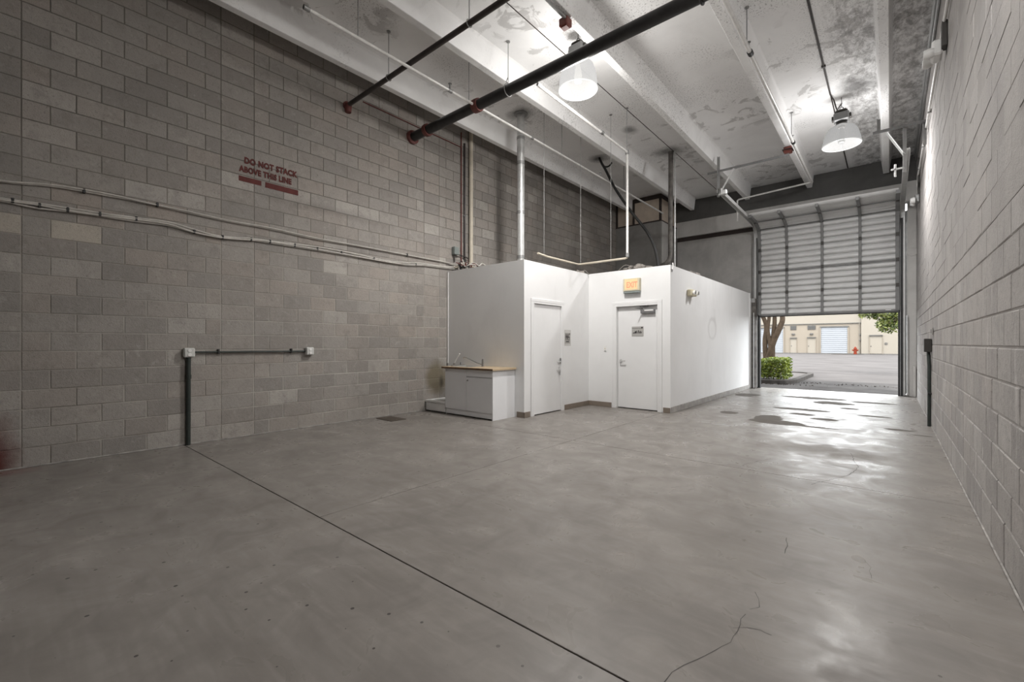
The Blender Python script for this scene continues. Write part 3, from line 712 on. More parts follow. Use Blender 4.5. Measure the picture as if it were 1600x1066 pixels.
# left post of weathered steel between the white wall and the opening
pst = thing('steel_post', (-3.0, YW-.1, 0), 'weathered grey steel post between the white wall and the open doorway', 'post')
B('post_channel', 'rust', pst, -3.12, -2.955, YEND+.05, YEND+.22, 0, 2.62, .01)
B('guide_angle', 'black', pst, DX0-.01, DX0+.035, YW-.06, YW+.02, 0, 2.6, .004)
T('drop_conduit', 'galv', pst, [(-3.08, YEND+.03, .02), (-3.08, YEND+.03, 2.62)], .016)
T('drop_conduit', 'galv', pst, [(-3.0, YEND+.03, .02), (-3.0, YEND+.03, 2.2)], .014)
B('cap_box', 'galvd', pst, -3.06, -2.97, YEND-.0+.035, YEND+.05+.06, 2.5, 2.62, .005)
# hanger frames of the tracks
def angle(name, p, q, w, par, mat='galvd'):
    p, q = Vector(p), Vector(q); d = (q-p).normalized(); up = Vector((0, 0, 1)) if abs(d.z) < .9 else Vector((0, 1, 0))
    a = d.cross(up).normalized()*w/2; b = d.cross(a).normalized()*w/2
    mb = MB()
    vs = [c+e for c in (p, q) for e in (a+b, a*.6+b, a*.6-b*.6, -a-b*.6, -a-b, a-b)]
    fs = [(i, (i+1) % 6, 6+(i+1) % 6, 6+i) for i in range(6)]+[(5,4,3,2,1,0), (6,7,8,9,10,11)]
    return mb.add(vs, fs).build(name, mat, par)
hl = thing('door_track_hanger', (-3.0, 10.95, 4.7), 'bent steel angle hanger holding the left door track, below a red box', 'hanger', 'hangers of the door tracks')
angle('drop', (-3.03, 10.95, 4.72), (-3.03, 10.95, 5.66), .05, hl); angle('brace', (-3.02, 10.96, 4.75), (-2.70, 10.96, 5.30), .035, hl, 'galv')
angle('cross_bar', (-3.28, 10.98, 5.32), (-1.62, 10.98, 5.32), .05, hl, 'grey')
B('knuckle', 'galv', hl, -2.99, -2.84, 10.9, 11.0, 4.74, 4.86, .02)
hr = thing('door_track_hanger', (.25, 10.3, 4.7), 'steel angle hanger holding the right door track beside the right wall', 'hanger', 'hangers of the door tracks')
angle('drop', (.2, 10.3, 4.76), (.2, 10.3, 5.10), .05, hr); angle('brace', (.19, 10.31, 4.6), (-.04, 10.31, 5.06), .035, hr, 'galv')
angle('cross_bar', (-.23, 10.3, 5.09), (.47, 10.3, 5.09), .05, hr, 'grey'); angle('drop', (.455, 10.3, 4.7), (.455, 10.3, 5.1), .05, hr)
angle('drop', (-.15, 10.3, 5.1), (-.15, 10.3, 5.33), .05, hr)
angle('drop', (.2, 10.32, 4.3), (.2, 10.32, 5.1), .05, hr)
B('cross_plate', 'galv', hr, .06, .09, 10.30, 10.33, 4.24, 4.46, .004); B('cross_arm', 'galv', hr, .02, .19, 10.30, 10.325, 4.36, 4.39, .003)

# ------------------------------------------------------------------ sprinkler pipes
def coupling(par, c, axis, r, l=.09, mat='red'):
    return MB().lathe([(r*.9, -l/2), (r*1.25, -l/2), (r*1.3, 0), (r*1.25, l/2), (r*.9, l/2)], c, 14, axis).build('coupling', mat, par, smooth=True)
def rod(par, x, y, z0, z1=ZC, r=.006, ring=None):
    o = T('hanger_rod', 'galvd', par, [(x, y, z0), (x, y, z1)], r, 6)
    MB().lathe([(0, 0), (.03, 0), (.03, -.012), (0, -.012)], (x, y, z1), 10).build('ceiling_plate', 'galvd', o)
    return o
def ringh(par, c, axis, r):
    n = 14; pts = [(c[0], c[1]+r*math.cos(2*PI*k/n), c[2]+r*math.sin(2*PI*k/n)) if axis == 0 else (c[0]+r*math.cos(2*PI*k/n), c[1], c[2]+r*math.sin(2*PI*k/n)) for k in range(n+1)]
    MB().tube(pts, .007, 6, False).build('clevis_ring', 'galvd', par, smooth=True)
YM, ZM = 5.13, 5.20
sm = thing('sprinkler_main', (-3, YM, ZM), 'thick black sprinkler main crossing the room below the ceiling ribs', 'pipe')
T('pipe', 'blackpipe', sm, [(XL+.005, YM, ZM), (XR+.0-.01, YM, ZM)], .082, 18)
MB().lathe([(.06, 0), (.125, 0), (.125, .05), (.083, .06)], (XL+.004, YM, ZM), 18, 0).build('wall_flange', 'red', sm, smooth=True)
coupling(sm, (-6.42, YM, ZM), 0, .085, .08); coupling(sm, (-5.14, YM, ZM), 0, .083, .12); coupling(sm, (-1.6, YM, ZM), 0, .083, .02, 'blackpipe')
for x in (-4.46, -.9):
    ringh(sm, (x, YM, ZM), 0, .092); rod(sm, x, YM, ZM+.09)
MB().tube([(-4.46, YM, ZM+.09), (-4.50, YM, ZM+.15), (-4.46, YM, ZM+.20)], .008, 6).build('eye_bolt', 'galvd', sm)
sp = thing('sprinkler_cross_pipe', (-3, 3.81, 5.26), 'thinner dark brown pipe crossing the room nearest the viewer', 'pipe')
T('pipe', 'brownpipe', sp, [(XL+.005, 3.81, 5.26), (XR-.01, 3.81, 5.26)], .036, 12)
MB().tube([(XL+.05, 3.81, 5.27), (XL+.05, 3.81, 5.14)], [.06, .05], 12).build('elbow', 'red', sp, smooth=True)
MB().lathe([(.03, 0), (.07, 0), (.07, .03), (.037, .035)], (XL+.004, 3.81, 5.26), 14, 0).build('wall_flange', 'red', sp, smooth=True)
for x in (-5.67, -3.95, -1.9): rod(sp, x, 3.81, 5.29); ringh(sp, (x, 3.81, 5.26), 0, .044)
def sprig(par, x, y, z, down=-1):
    h = MB().tube([(x, y, z), (x, y, z-down*.09)], .014, 8).build('sprinkler_head', 'galvd', par, smooth=True)
    MB().lathe([(0, 0), (.028, 0), (.030, .006), (0, .006)], (x, y, z-down*.095), 10).build('deflector', 'galvd', h)
p1 = thing('sprinkler_branch', (-5.14, 8, 5.19), 'bright thin pipe running lengthwise from the black main over the sink wall', 'pipe', 'lengthwise branch pipes')
T('pipe', 'pipe', p1, [(-5.14, 2.35, 5.19), (-5.14, 12.95, 5.19)], .022, 10)
for y in (2.35, 4.55, 6.6): coupling(p1, (-5.14, y, 5.19), 1, .023, .07, 'galvd')
for y in (4.55, 9.2): sprig(p1, -5.14, y, 5.2, -1)
for y in (3.0, 4.95, 7.6, 10.4): rod(p1, -5.14, y, 5.2)
p2 = thing('sprinkler_branch', (-3.94, 6.6, 5.12), 'bright thin pipe from the black main dropping down to the enclosure roof', 'pipe', 'lengthwise branch pipes')
T('pipe', 'pipe', p2, [(-3.94, YM+.06, 5.12), (-3.94, 8.08, 5.09), (-3.94, 8.12, 5.05), (-3.94, 8.12, 3.04)], .024, 10)
T('low_run', 'pvc', p2, [(-3.94, 8.12, 3.06), (-3.95, 8.12, 3.0), (-4.0, 8.12, 2.99), (-4.98, 8.10, 2.99)], .022, 10)
T('low_run', 'pvc', p2, [(-4.98, 8.1, 2.99), (-5.04, 8.06, 2.99), (-5.08, 7.0, 3.0), (-5.08, 6.7, 3.02)], .020, 10)
for c, a in (((-3.94, 7.1, 5.105), 1), ((-3.94, 8.11, 5.08), 2), ((-3.94, 8.12, 3.05), 2)): coupling(p2, c, a, .026, .08, 'galvd')
rod(p2, -3.94, 8.1, 5.1, r=.004); rod(p2, -5.0, 8.1, 2.99, 5.57+.38, .004); rod(p2, -5.08, 6.9, 3.0, ZC, .004); rod(p2, -4.3, 8.12, 3.0, ZC, .003)
p3 = thing('sprinkler_branch', (-1.5, 9, 5.42), 'bright thin pipe running beside the fourth ceiling rib and turning left at the far end', 'pipe', 'lengthwise branch pipes')
T('pipe', 'pipe', p3, [(-1.5, -1.0, 5.42), (-1.5, 13.5, 5.42)], .028, 12)
T('end_run', 'pipe', p3, [(-1.5, 13.46, 5.42), (-1.55, 13.5, 5.41), (-3.2, 13.5, 5.33), (-3.24, 13.5, 5.30), (-3.24, 13.5, 4.72)], .022, 10)
for y in (6.95, 10.6): coupling(p3, (-1.5, y, 5.42), 1, .030, .09, 'strap')
sprig(p3, -1.5, 6.85, 5.42, -1); sprig(p3, -1.5, 10.5, 5.42, -1)
for y in (6.75, 10.4): rod(p3, -1.5, y, 5.43, r=.008)
rb = thing('junction_box', (-3.23, 4.85, 5.52), 'dark red junction box with conduit under the third ceiling rib near the lit lamp', 'junction box', 'red junction boxes')
MB().box(-3.30, -3.17, 4.80, 4.93, 5.45, 5.56).build('box_body', 'redbox', rb, .012); T('conduit', 'galvd', rb, [(-3.2, 3.0, 5.53), (-3.2, 4.82, 5.53)], .02)
MB().box(-3.28, -3.19, 4.82, 4.91, 5.44, 5.452).build('cover', 'redbox', rb, .003)
rb2 = thing('junction_box', (-1.68, 11.2, 5.5), 'dark red junction box under the fourth ceiling rib above the roll-up door', 'junction box', 'red junction boxes')
MB().box(-1.75, -1.60, 11.1, 11.25, 5.44, 5.56).build('box_body', 'redbox', rb2, .008)
MB().box(-1.77, -1.58, 11.08, 11.27, 5.49, 5.505).build('band', 'tar', rb2)
MB().box(-1.735, -1.615, 11.115, 11.235, 5.43, 5.442).build('cover', 'redbox', rb2, .003)

# ------------------------------------------------------------------ vents, conduits and cables
vp = thing('vent_pipe', (-5.67, 6.91, 2.7), 'tall galvanised vent pipe rising from the enclosure to the ceiling', 'pipe')
T('pipe', 'galv', vp, [(-5.67, 6.91, 2.70), (-5.67, 6.91, ZC)], .075, 20)
for z in (3.05, 3.95, 4.95, 5.45): MB().lathe([(.075, -.03), (.081, -.03), (.081, .03), (.075, .03)], (-5.67, 6.91, z), 20).build('seam_band', 'galvd', vp, smooth=True)
MB().lathe([(.075, 0), (.14, 0), (.14, -.015), (.075, -.02)], (-5.67, 6.91, ZC-.002), 20).build('ceiling_collar', 'galvd', vp)
v2 = thing('drain_stack', (-4.04, 10.64, 2.7), 'dark corroded pipe from the ceiling bending onto the enclosure roof', 'pipe')
T('pipe', 'rust', v2, [(-4.03, 10.64, ZC), (-4.04, 10.64, 3.42), (-4.06, 10.62, 3.33), (-4.13, 10.58, 3.24), (-4.40, 10.5, 3.12)], .055, 14)
T('side_pipe', 'galv', v2, [(-3.94, 10.66, ZC), (-3.94, 10.66, 2.75)], .016)
fx = thing('flexible_conduit', (-4.4, 9.7, 2.8), 'black flexible conduit sagging from the ceiling to the enclosure roof', 'conduit')
pts = [(-5.52, 9.82, ZC), (-5.42, 9.78, 5.76), (-5.22, 9.6, 5.5), (-4.92, 9.52, 4.95), (-4.533, 9.5, 4.36), (-4.149, 9.5, 3.83), (-3.96, 9.5, 3.43), (-3.883, 9.5, 3.05), (-3.87, 9.5, 2.74)]
def smoothp(pts, n=5):
    P = [Vector(p) for p in pts]; out = []
    for i in range(len(P)-1):
        a, b, c, d = P[max(0, i-1)], P[i], P[i+1], P[min(len(P)-1, i+2)]
        for k in range(n):
            t = k/n; out.append(.5*((2*b)+(c-a)*t+(2*a-5*b+4*c-d)*t*t+(3*b-a-3*c+d)*t**3))
    return out+[P[-1]]
T('sheath', 'black', fx, smoothp(pts), .03, 10)
T('loose_end', 'black', fx, smoothp([(-5.5, 9.8, 5.9), (-5.38, 9.8, 5.7), (-5.25, 9.8, 5.66), (-5.15, 9.78, 5.72)]), .02, 8)
pv = thing('wall_conduit', (XL+.05, 6.62, 2.8), 'cream plastic pipe standing against the left wall above the sink wall', 'conduit')
T('pipe', 'pvc', pv, [(XL+.06, 6.63, 2.78), (XL+.06, 6.63, 5.9)], .045, 12)
for z in (3.4, 4.6, 5.6): MB().lathe([(.046, -.02), (.05, -.02), (.05, .02), (.046, .02)], (XL+.06, 6.63, z), 12).build('strap', 'pvc', pv)
pr2 = thing('wall_conduit', (XL+.02, 6.38, 2.8), 'thin rust-brown conduit on the left wall beside the cream pipe', 'conduit')
T('pipe', 'red', pr2, [(XL+.02, 6.385, 2.9), (XL+.02, 6.385, 5.75)], .013, 8); T('pipe', 'red', pr2, [(XL+.02, 4.1, 5.45), (XL+.02, 6.385, 5.44)], .010, 8)
pr3 = thing('wall_conduit', (XL+.02, 6.5, 2.8), 'dark grey conduit between rust-brown conduit and cream pipe', 'conduit')
T('pipe', 'brownpipe', pr3, [(XL+.02, 6.48, 2.9), (XL+.02, 6.48, 5.55)], .022, 8); MB().box(XL+.001, XL+.03, 6.45, 6.51, 4.0, 4.03).build('strap', 'galvd', pr3)
gb = thing('junction_box', (XL+.05, 6.2, 3.2), 'grey-green junction box on the left wall beside the cream pipe', 'junction box')
MB().box(XL+.002, XL+.09, 6.13, 6.26, 3.14, 3.30).build('box_body', 'greenbox', gb, .006); MB().box(XL+.09, XL+.096, 6.135, 6.255, 3.145, 3.295).build('cover', 'greenbox', gb, .002)
T('conduit', 'brownpipe', gb, [(XL+.04, 6.18, 3.15), (XL+.04, 6.18, 2.99)], .012, 8); T('conduit', 'brownpipe', gb, [(XL+.05, 6.25, 3.16), (XL+.05, 6.52, 3.13), (XL+.06, 6.55, 3.1), (XL+.06, 6.55, 2.95)], .012, 8)
def cable(label, P, r, strands, clips):
    c = thing('cable_run', (XL+.03, 3, P[0][1]), label, 'cable', 'cables along the left wall')
    for k in range(strands):
        rng = random.Random(k+strands*7)
        pts = [(XL+.022+r*1.6*(k % 2)+rng.uniform(0, .006), y, z+rng.uniform(-.013, .013)*(strands > 1)+(k-strands/2)*r*1.1) for y, z in P]
        T('cable', 'cable', c, smoothp(pts, 4), r, 6)
    for y in clips:
        z = min(P, key=lambda q: abs(q[0]-y))
        i = max(j for j in range(len(P)) if P[j][0] <= y+1e-6); i = min(i, len(P)-2)
        t = (y-P[i][0])/(P[i+1][0]-P[i][0]); zz = P[i][1]*(1-t)+P[i+1][1]*t
        MB().box(XL+.004, XL+.05, y-.012, y+.012, zz-.025, zz+.025).build('clip', 'strap', c, .004)
c2p = [(-1.2, 2.97), (-.4, 2.97), (.036, 2.963), (.397, 3.002), (.806, 3.012), (1.2, 3.012), (1.596, 3.004), (2.1, 2.985), (2.598, 2.973), (3.3, 2.965), (4.028, 2.961), (5.085, 2.957), (5.9, 2.965), (6.05, 2.95), (6.3, 2.93), (6.6, 2.87)]
cable('upper of the two pale cable runs along the left block wall', c2p, .009, 2, (.65, 1.3, 5.0))
c1p = [(-1.2, 2.79), (-.4, 2.78), (.036, 2.774), (.303, 2.765), (.595, 2.77), (1.03, 2.793), (1.397, 2.808), (1.664, 2.756), (1.989, 2.74), (2.3, 2.77), (2.598, 2.786), (3.572, 2.801), (4.53, 2.781), (5.0, 2.80), (5.385, 2.829), (5.9, 2.85), (6.2, 2.87), (6.55, 2.87)]
cable('lower, thicker bundle of pale cables along the left block wall', c1p, .010, 4, (.12, .31, .52, .78, 1.1, 1.68, 2.0, 2.35, 2.6, 2.95, 3.3, 3.7, 4.3, 5.2))
ct = thing('cable_tangle', (XL+.12, 6.3, 2.85), 'tangle of cut cables and wires where the enclosure meets the left wall', 'cables')
rng = random.Random(5)
for k in range(16):
    y = 6.05+rng.random()*.6; P = [(XL+.03+rng.random()*.15, y+rng.uniform(-.1, .1), 2.88+rng.random()*.10)]
    for j in range(4): P.append((P[-1][0]+rng.uniform(-.05, .12), P[-1][1]+rng.uniform(-.12, .16), 2.84+rng.random()*.16))
    T('wire', ('cable', 'strap', 'pvc', 'cable', 'red')[k % 5], ct, smoothp(P, 4), rng.uniform(.008, .016), 6)
# conduit with two outlet boxes on the left wall
oc = thing('outlet_conduit', (XL+.03, 1.62, 0), 'dark conduit rising from the floor to two white outlet boxes on the left wall', 'conduit')
T('riser', 'darkconduit', oc, [(XL+.03, 1.615, 0), (XL+.03, 1.618, 1.16)], .026, 12); T('level_run', 'darkconduit', oc, [(XL+.03, 1.66, 1.19), (XL+.03, 3.13, 1.185)], .013, 10)
MB().lathe([(.02, .85), (.033, .85), (.033, .90), (.02, .90)], (XL+.03, 1.617, 0), 12).build('coupling', 'darkconduit', oc)
for y in (1.62, 3.17):
    bx_ = MB().box(XL+.002, XL+.075, y-.06, y+.06, 1.125, 1.245).build('outlet_box', 'box', oc, .012)
    MB().box(XL+.075, XL+.079, y-.05, y+.05, 1.135, 1.235).build('face_plate', 'box', bx_, .002)
    for dz in (-.027, .027): MB().lathe([(0, .086), (.02, .086), (.022, .079)], (XL, y, 1.185+dz), 12, 0).build('receptacle', 'white', bx_)
for y in (1.95, 2.9): MB().box(XL+.001, XL+.05, y-.012, y+.012, 1.165, 1.225).build('strap', 'strap', oc, .004)
# stencilled notice on the left wall
nt_ = thing('stencilled_notice', (XL, 2.6, 3.7), 'dark red stencilled warning with two red bars on the left block wall', 'wall lettering')
def onL(y0, z0): return lambda x, y, z: (XL+.0045+z, y0+x, z0+y)  # lettering and bar positions taken from image pixels, projected onto the wall face
text_mb('DO NOT STACK', .118, onL(2.272, 3.836), .001, .0065, 1.10, .765).build('lettering', 'textred', nt_)
text_mb('ABOVE THIS LINE', .112, onL(2.212, 3.708), .001, .0065, 1.10, .74).build('lettering', 'textred', nt_)
MB().box(XL+.003, XL+.005, 2.204, 2.494, 3.572, 3.643).build('bar', 'textred', nt_); MB().box(XL+.003, XL+.005, 2.546, 3.014, 3.565, 3.643).build('bar', 'textred', nt_)

# ------------------------------------------------------------------ high-bay lamps
def lamp(x, y, zr, zt, rim_r, label, on, power=0.0, col=(1, .975, .94), tall=True, up=.6):
    """zr rim height, zt top of the bell"""
    l = thing('high_bay_lamp', (x, y, zr), label, 'lamp', 'high-bay lamps under the ceiling')
    h = zt-zr
    prof = [(.085, 1.0), (.13, .985), (.18, .93), (.225, .80), (.255, .62), (.275, .40), (.284, .15), (.286, 0)] if tall else \
           [(.08, 1.0), (.14, .97), (.19, .89), (.226, .74), (.25, .55), (.27, .30), (.283, .08), (.286, 0)]
    k = rim_r/.286
    out = [(r*k, f*h) for r, f in prof]; inn = [(r*k-.004, f*h-.004) for r, f in prof][::-1]
    MB().lathe(out+inn, (x, y, zr), 40).build('reflector_bell', 'acryl_on' if on else 'acryl_dim', l, smooth=True)
    MB().tube([(x+rim_r*math.cos(2*PI*i/40), y+rim_r*math.sin(2*PI*i/40), zr) for i in range(41)], .008, 6, False).build('rim', 'rimlit' if on else 'rimdim', l, smooth=True)
    MB().lathe([(0, .0), (.05, .02), (.06, .10), (.045, .20), (.028, .27), (.028, .32)], (x, y, zt-.34), 16).build('bulb', 'bulb' if on else 'bulbdim', l, smooth=True)
    MB().lathe([(.03, -.04), (.05, -.04), (.06, .0), (.095, .015), (.095, .035), (0, .035)], (x, y, zt), 20).build('socket_collar', 'dark', l)
    for s_ in (-1, 1): MB().box(x+s_*.07-.008, x+s_*.07+.008, y-.012, y+.012, zt+.02, zt+.10).build('strut', 'grey', l)
    top = min(zt+.30, ZC-.13)
    bl = MB().box(x-.12, x+.12, y-.10, y+.10, zt+.08, top-.06).build('ballast_housing', 'grey', l, .02)
    MB().box(x-.095, x+.095, y-.08, y+.08, top-.06, top).build('ballast_cap', 'dark', bl, .03)
    for s_ in (-1, 1): MB().box(x+s_*.12, x+s_*.15, y-.05, y+.05, zt+.12, zt+.20).build('side_lug', 'dark', bl, .006)
    MB().tube([(x+.028*math.cos(a), y, top+.028+.028*math.sin(a)) for a in [2*PI*i/12 for i in range(13)]], .007, 6, False).build('hook_eye', 'dark', l)
    MB().tube([(x, y, top+.05), (x, y, ZC)], .006, 6).build('hook_rod', 'dark', l)
    if power:
        ld = bpy.data.lights.new('lamp_light', 'POINT'); ld.energy = power*up; ld.color = col; ld.shadow_soft_size = .2
        lo = bpy.data.objects.new('lamp_light', ld); COL.objects.link(lo); lo.parent = l; lo.location = (0, 0, .06)
        ld = bpy.data.lights.new('lamp_beam', 'SPOT'); ld.energy = power*(1-up); ld.color = col; ld.shadow_soft_size = .15; ld.spot_size = math.radians(170); ld.spot_blend = .7
        lo = bpy.data.objects.new('lamp_beam', ld); COL.objects.link(lo); lo.parent = l; lo.location = (0, 0, .01)
    return l
lamp(-3.55, 5.68, 5.10, 5.54, .286, 'lit glowing high-bay lamp hanging by the third ceiling rib near the black main', True, 270, up=.36)
lamp(-.69, 10.38, 5.05, 5.41, .305, 'dim clear high-bay lamp with added light near the right wall before the roll-up door', False, 210, (1, .99, .98), tall=False, up=.6)  # almost unlit lamp; light added to lift the ceiling and door end
lamp(.18, 3.0, 5.10, 5.54, .286, 'added high-bay lamp overhead out of view, brightening the right wall and floor', True, 175, (1, .985, .96), up=.9)  # extra lamp above the view, added to brighten the right side
sc_ = thing('seam_conduit', (-.84, 10, ZC), 'thin dark conduit along the ceiling seam running to the dim lamp', 'conduit')
T('conduit', 'brownpipe', sc_, [(-.84, 2.0, ZC-.012), (-.84, 10.1, ZC-.012), (-.80, 10.25, ZC-.06), (-.76, 10.32, 5.72)], .012, 8)
T('conduit', 'brownpipe', sc_, [(-.70, 10.6, ZC-.02), (-.84, 11.0, ZC-.012), (-.84, YW-.1, ZC-.012)], .010, 8)
for y in (6.5, 9.0): MB().box(-.87, -.81, y-.02, y+.02, ZC-.03, ZC-.0005).build('strap', 'dark', sc_, .003)

# ------------------------------------------------------------------ signs and fittings on the enclosure
ex = thing('exit_sign', (-3.85, YIN-.04, 2.43), 'cream exit sign with glowing orange-red face above the white door', 'exit sign')
MB().box(-4.025, -3.685, YIN-.085, YIN-.001, 2.335, 2.585).build('housing', 'cream', ex, .008)
MB().box(-3.985, -3.725, YIN-.088, YIN-.0845, 2.365, 2.56).build('lit_panel', 'exitface', ex, .002)
text_mb('EXIT', .155, lambda x, y, z: (-3.955+x, YIN-.089+z*-1, 2.405+y), .002, .004, 1.0, .72).build('letters', 'exitletter', ex)
MB().box(-4.02, -3.69, YIN-.082, YIN-.002, 2.295, 2.334).build('battery_base', 'greenbox', ex, .004)
el = thing('emergency_light', (XO+.05, 9.2, 2.33), 'small twin-head emergency light on the long white wall', 'emergency light', 'emergency lights')
def elight(par, c, out, w=.30, two=True):
    x, y, z = c; s_ = out
    MB().box(*sorted((x, x+s_*.10)), y-w/2, y+w/2, z-.065, z+.065).build('housing', 'cream', par, .012)
    for d in (-1, 1):
        hd = MB().lathe([(0, 0), (.03, .0), (.045, .05), (.048, .06), (0, .06)], (x+s_*.09 if s_ > 0 else x-.135, y+d*w*.3, z+.0), 14, 0).build('lamp_head', 'white', par, smooth=True)
        MB().lathe([(0, 0), (.04, 0), (.036, .008), (0, .010)], (x+(.15 if s_ > 0 else -.145), y+d*w*.3, z), 14, 0).build('lens', 'chrome', hd)
elight(el, (XO+.001, 9.22, 2.33), 1)
rs = thing('restroom_sign', (XA, 7.37, 1.41), 'small grey sign with dark figures beside the left white door', 'sign')
MB().box(XA+.0006, XA+.003, 7.262, 7.495, 1.26, 1.575).build('backing', 'signedge', rs, .0008)
MB().box(XA+.003, XA+.007, 7.278, 7.462, 1.305, 1.515).build('plate', 'signgrey', rs, .001)
def fig(y, mb, skirt):
    mb.ball((XA+.0075, y, 1.482), (.0015, .012, .013), 8, 6)
    mb.prism([(y-.016, 1.466), (y+.016, 1.466), (y+(.030 if skirt else .014), 1.418), (y+.009, 1.418), (y+.009, 1.376), (y-.009, 1.376), (y-.009, 1.418), (y-(.030 if skirt else .014), 1.418)], 0, XA+.0071, XA+.0085)
for y, k in ((7.315, 0), (7.362, 1)):
    mb = MB(); fig(y, mb, k); mb.build('figure', 'ink', rs)
mb = MB().ball((XA+.0075, 7.412, 1.485), (.0015, .011, .012), 8, 6).prism([(7.402, 1.470), (7.415, 1.470), (7.420, 1.44), (7.440, 1.435), (7.445, 1.40), (7.432, 1.40), (7.428, 1.42), (7.405, 1.42)], 0, XA+.0071, XA+.0085)
mb.tube([(XA+.0078, 7.415+.032*math.cos(a), 1.405+.032*math.sin(a)) for a in [PI*.6+i*PI*1.3/10 for i in range(11)]], .004, 6); mb.build('wheelchair_figure', 'ink', rs)
MB().box(XA+.0071, XA+.0085, 7.435, 7.458, 1.478, 1.508).build('corner_mark', 'ink', rs)
mb = MB()
for i in range(6): mb.box(XA+.0071, XA+.0085, 7.316+i*.018, 7.329+i*.018, 1.330, 1.354)
mb.build('caption_strokes', 'ink', rs)
ds = thing('door_sign', (-3.77, yl, 1.54), 'small grey sign with dark writing on the door under the exit sign', 'sign')
MB().box(-3.905, -3.66, yl-.005, yl-.0008, 1.445, 1.64).build('plate', 'signgrey', ds, .001)
mb = MB()
for i, (hx, hz) in enumerate(((.03, .02), (.035, .045), (.02, .055), (.025, .06), (.03, .045), (.02, .035))):
    x = -3.885+i*.033; mb.prism([(x, 1.505), (x+hx, 1.505), (x+hx+.008, 1.505+hz), (x+.016, 1.505+hz)], 1, yl-.0065, yl-.0051)
mb.build('lettering', 'ink', ds)
MB().lathe([(0, -.0065), (.018, -.0065), (.018, -.005)], (-3.69, yl, 1.615), 12, 1).build('corner_mark', 'ink', ds)
MB().box(-3.90, -3.70, yl-.0062, yl-.0051, 1.60, 1.606).build('rule', 'ink', ds)
sw_ = thing('light_switch', (-4.46, YIN, 1.2), 'white light switch plate left of the exit door', 'light switch')
MB().box(-4.50, -4.43, YIN-.007, YIN-.0005, 1.14, 1.26).build('plate', 'white', sw_, .003); MB().box(-4.472, -4.458, YIN-.017, YIN-.007, 1.185, 1.215).build('toggle', 'cream', sw_, .002)
MB().box(-4.485, -4.445, YIN-.009, YIN-.007, 1.145, 1.155).build('screw_strip', 'grey', sw_)
hk = thing('corner_hook', (XO, YIN+.05, HB), 'small white metal hook on the top outer corner of the enclosure', 'hook')
MB().tube([(XO+.02, YIN+.06, HB-.08), (XO+.03, YIN+.06, HB-.02), (XO+.02, YIN+.07, HB+.04)], .012, 8).build('hook_bar', 'white', hk, smooth=True)
MB().box(XO+.0005, XO+.012, YIN+.03, YIN+.09, HB-.12, HB-.07).build('hook_plate', 'galvd', hk, .002)
def scrap(loc, r, label, seed):
    rng = random.Random(seed); t_ = thing('insulation_scrap', loc, label, 'debris', 'debris on the enclosure roof')
    bm = bmesh.new(); bmesh.ops.create_icosphere(bm, subdivisions=3, radius=1)
    for v in bm.verts:
        n = 1+.35*math.sin(v.co.x*7+seed)*math.cos(v.co.y*6)+rng.uniform(-.16, .16)
        v.co = Vector((v.co.x*r[0]*n, v.co.y*r[1]*n, max(-.2, v.co.z)*r[2]*n))
    me = bpy.data.meshes.new('clump'); bm.to_mesh(me); bm.free(); me.materials.append(M['scrap'])
    o = bpy.data.objects.new('clump', me); COL.objects.link(o); o.parent = t_
    for k in range(3):
        a = rng.random()*6; P = [(loc[0], loc[1], loc[2]+.02), (loc[0]+math.cos(a)*r[0], loc[1]+math.sin(a)*r[1], loc[2]+r[2]*1.1), (loc[0]+math.cos(a)*r[0]*1.8, loc[1]+math.sin(a)*r[1]*1.8, loc[2]+.01)]
        T('strand', 'scrap', t_, smoothp(P), .008, 5)
scrap((-3.95, 8.6, HB+.0), (.26, .18, .14), 'crumpled grey insulation on the enclosure roof above the exit sign', 1)
scrap((-3.4, 10.2, HB+.0), (.16, .34, .14), 'crumpled grey insulation on the enclosure roof above the long white wall', 2)
scrap((-4.98, 8.0, HB-.03), (.12, .12, .09), 'small wire tangle on the enclosure roof above the inner corner', 3)

# ------------------------------------------------------------------ sink corner
CX0, CX1, CY0, CY1, CH = -6.275, -5.065, 5.43, YB1-.004, .845
cb = thing('sink_cabinet', (-5.67, 5.7, 0), 'white two-door sink cabinet standing against the grey-white wall', 'cabinet')
B('side_panel', 'cabinet', cb, CX1-.018, CX1, CY0+.0, CY1, 0, CH, .001); B('side_panel', 'cabinet', cb, CX0, CX0+.018, CY0+.02, CY1, 0, CH, .001)
B('bottom_shelf', 'cabinet', cb, CX0+.018, CX1-.018, CY0+.022, CY1-.01, .11, .128, .001); B('back_panel', 'cabinet', cb, CX0+.018, CX1-.018, CY1-.008, CY1, .0, CH, .001)
B('toe_kick', 'cabinet', cb, CX0+.02, CX1-.018, CY0+.012, CY0+.03, .022, .112, .001)
B('door', 'cabinet', cb, CX0+.003, -5.706, CY0, CY0+.018, .115, CH-.004, .002)
dr_ = B('door', 'cabinet', cb, -5.700, CX1-.02, CY0, CY0+.018, .115, .712, .002)
B('drawer_front', 'cabinet', cb, -5.700, CX1-.02, CY0, CY0+.018, .722, CH-.004, .002)
MB().ball((-5.655, CY0-.018, .655), .016, 12, 8).tube([(-5.655, CY0, .655), (-5.655, CY0-.015, .655)], .006, 8).build('knob', 'chrome', dr_, smooth=True)
ctop = thing('countertop', (-5.67, 5.7, CH), 'tan laminate countertop with worn brown edge on the sink cabinet', 'countertop')
hx0, hx1, hy0, hy1 = -6.20, -5.80, 5.56, 5.90
mb = MB().box(-6.335, hx0, 5.40, CY1, CH+.0005, CH+.032).box(hx1, -5.035, 5.40, CY1, CH+.0005, CH+.032).box(hx0, hx1, 5.40, hy0, CH+.0005, CH+.032).box(hx0, hx1, hy1, CY1, CH+.0005, CH+.032)
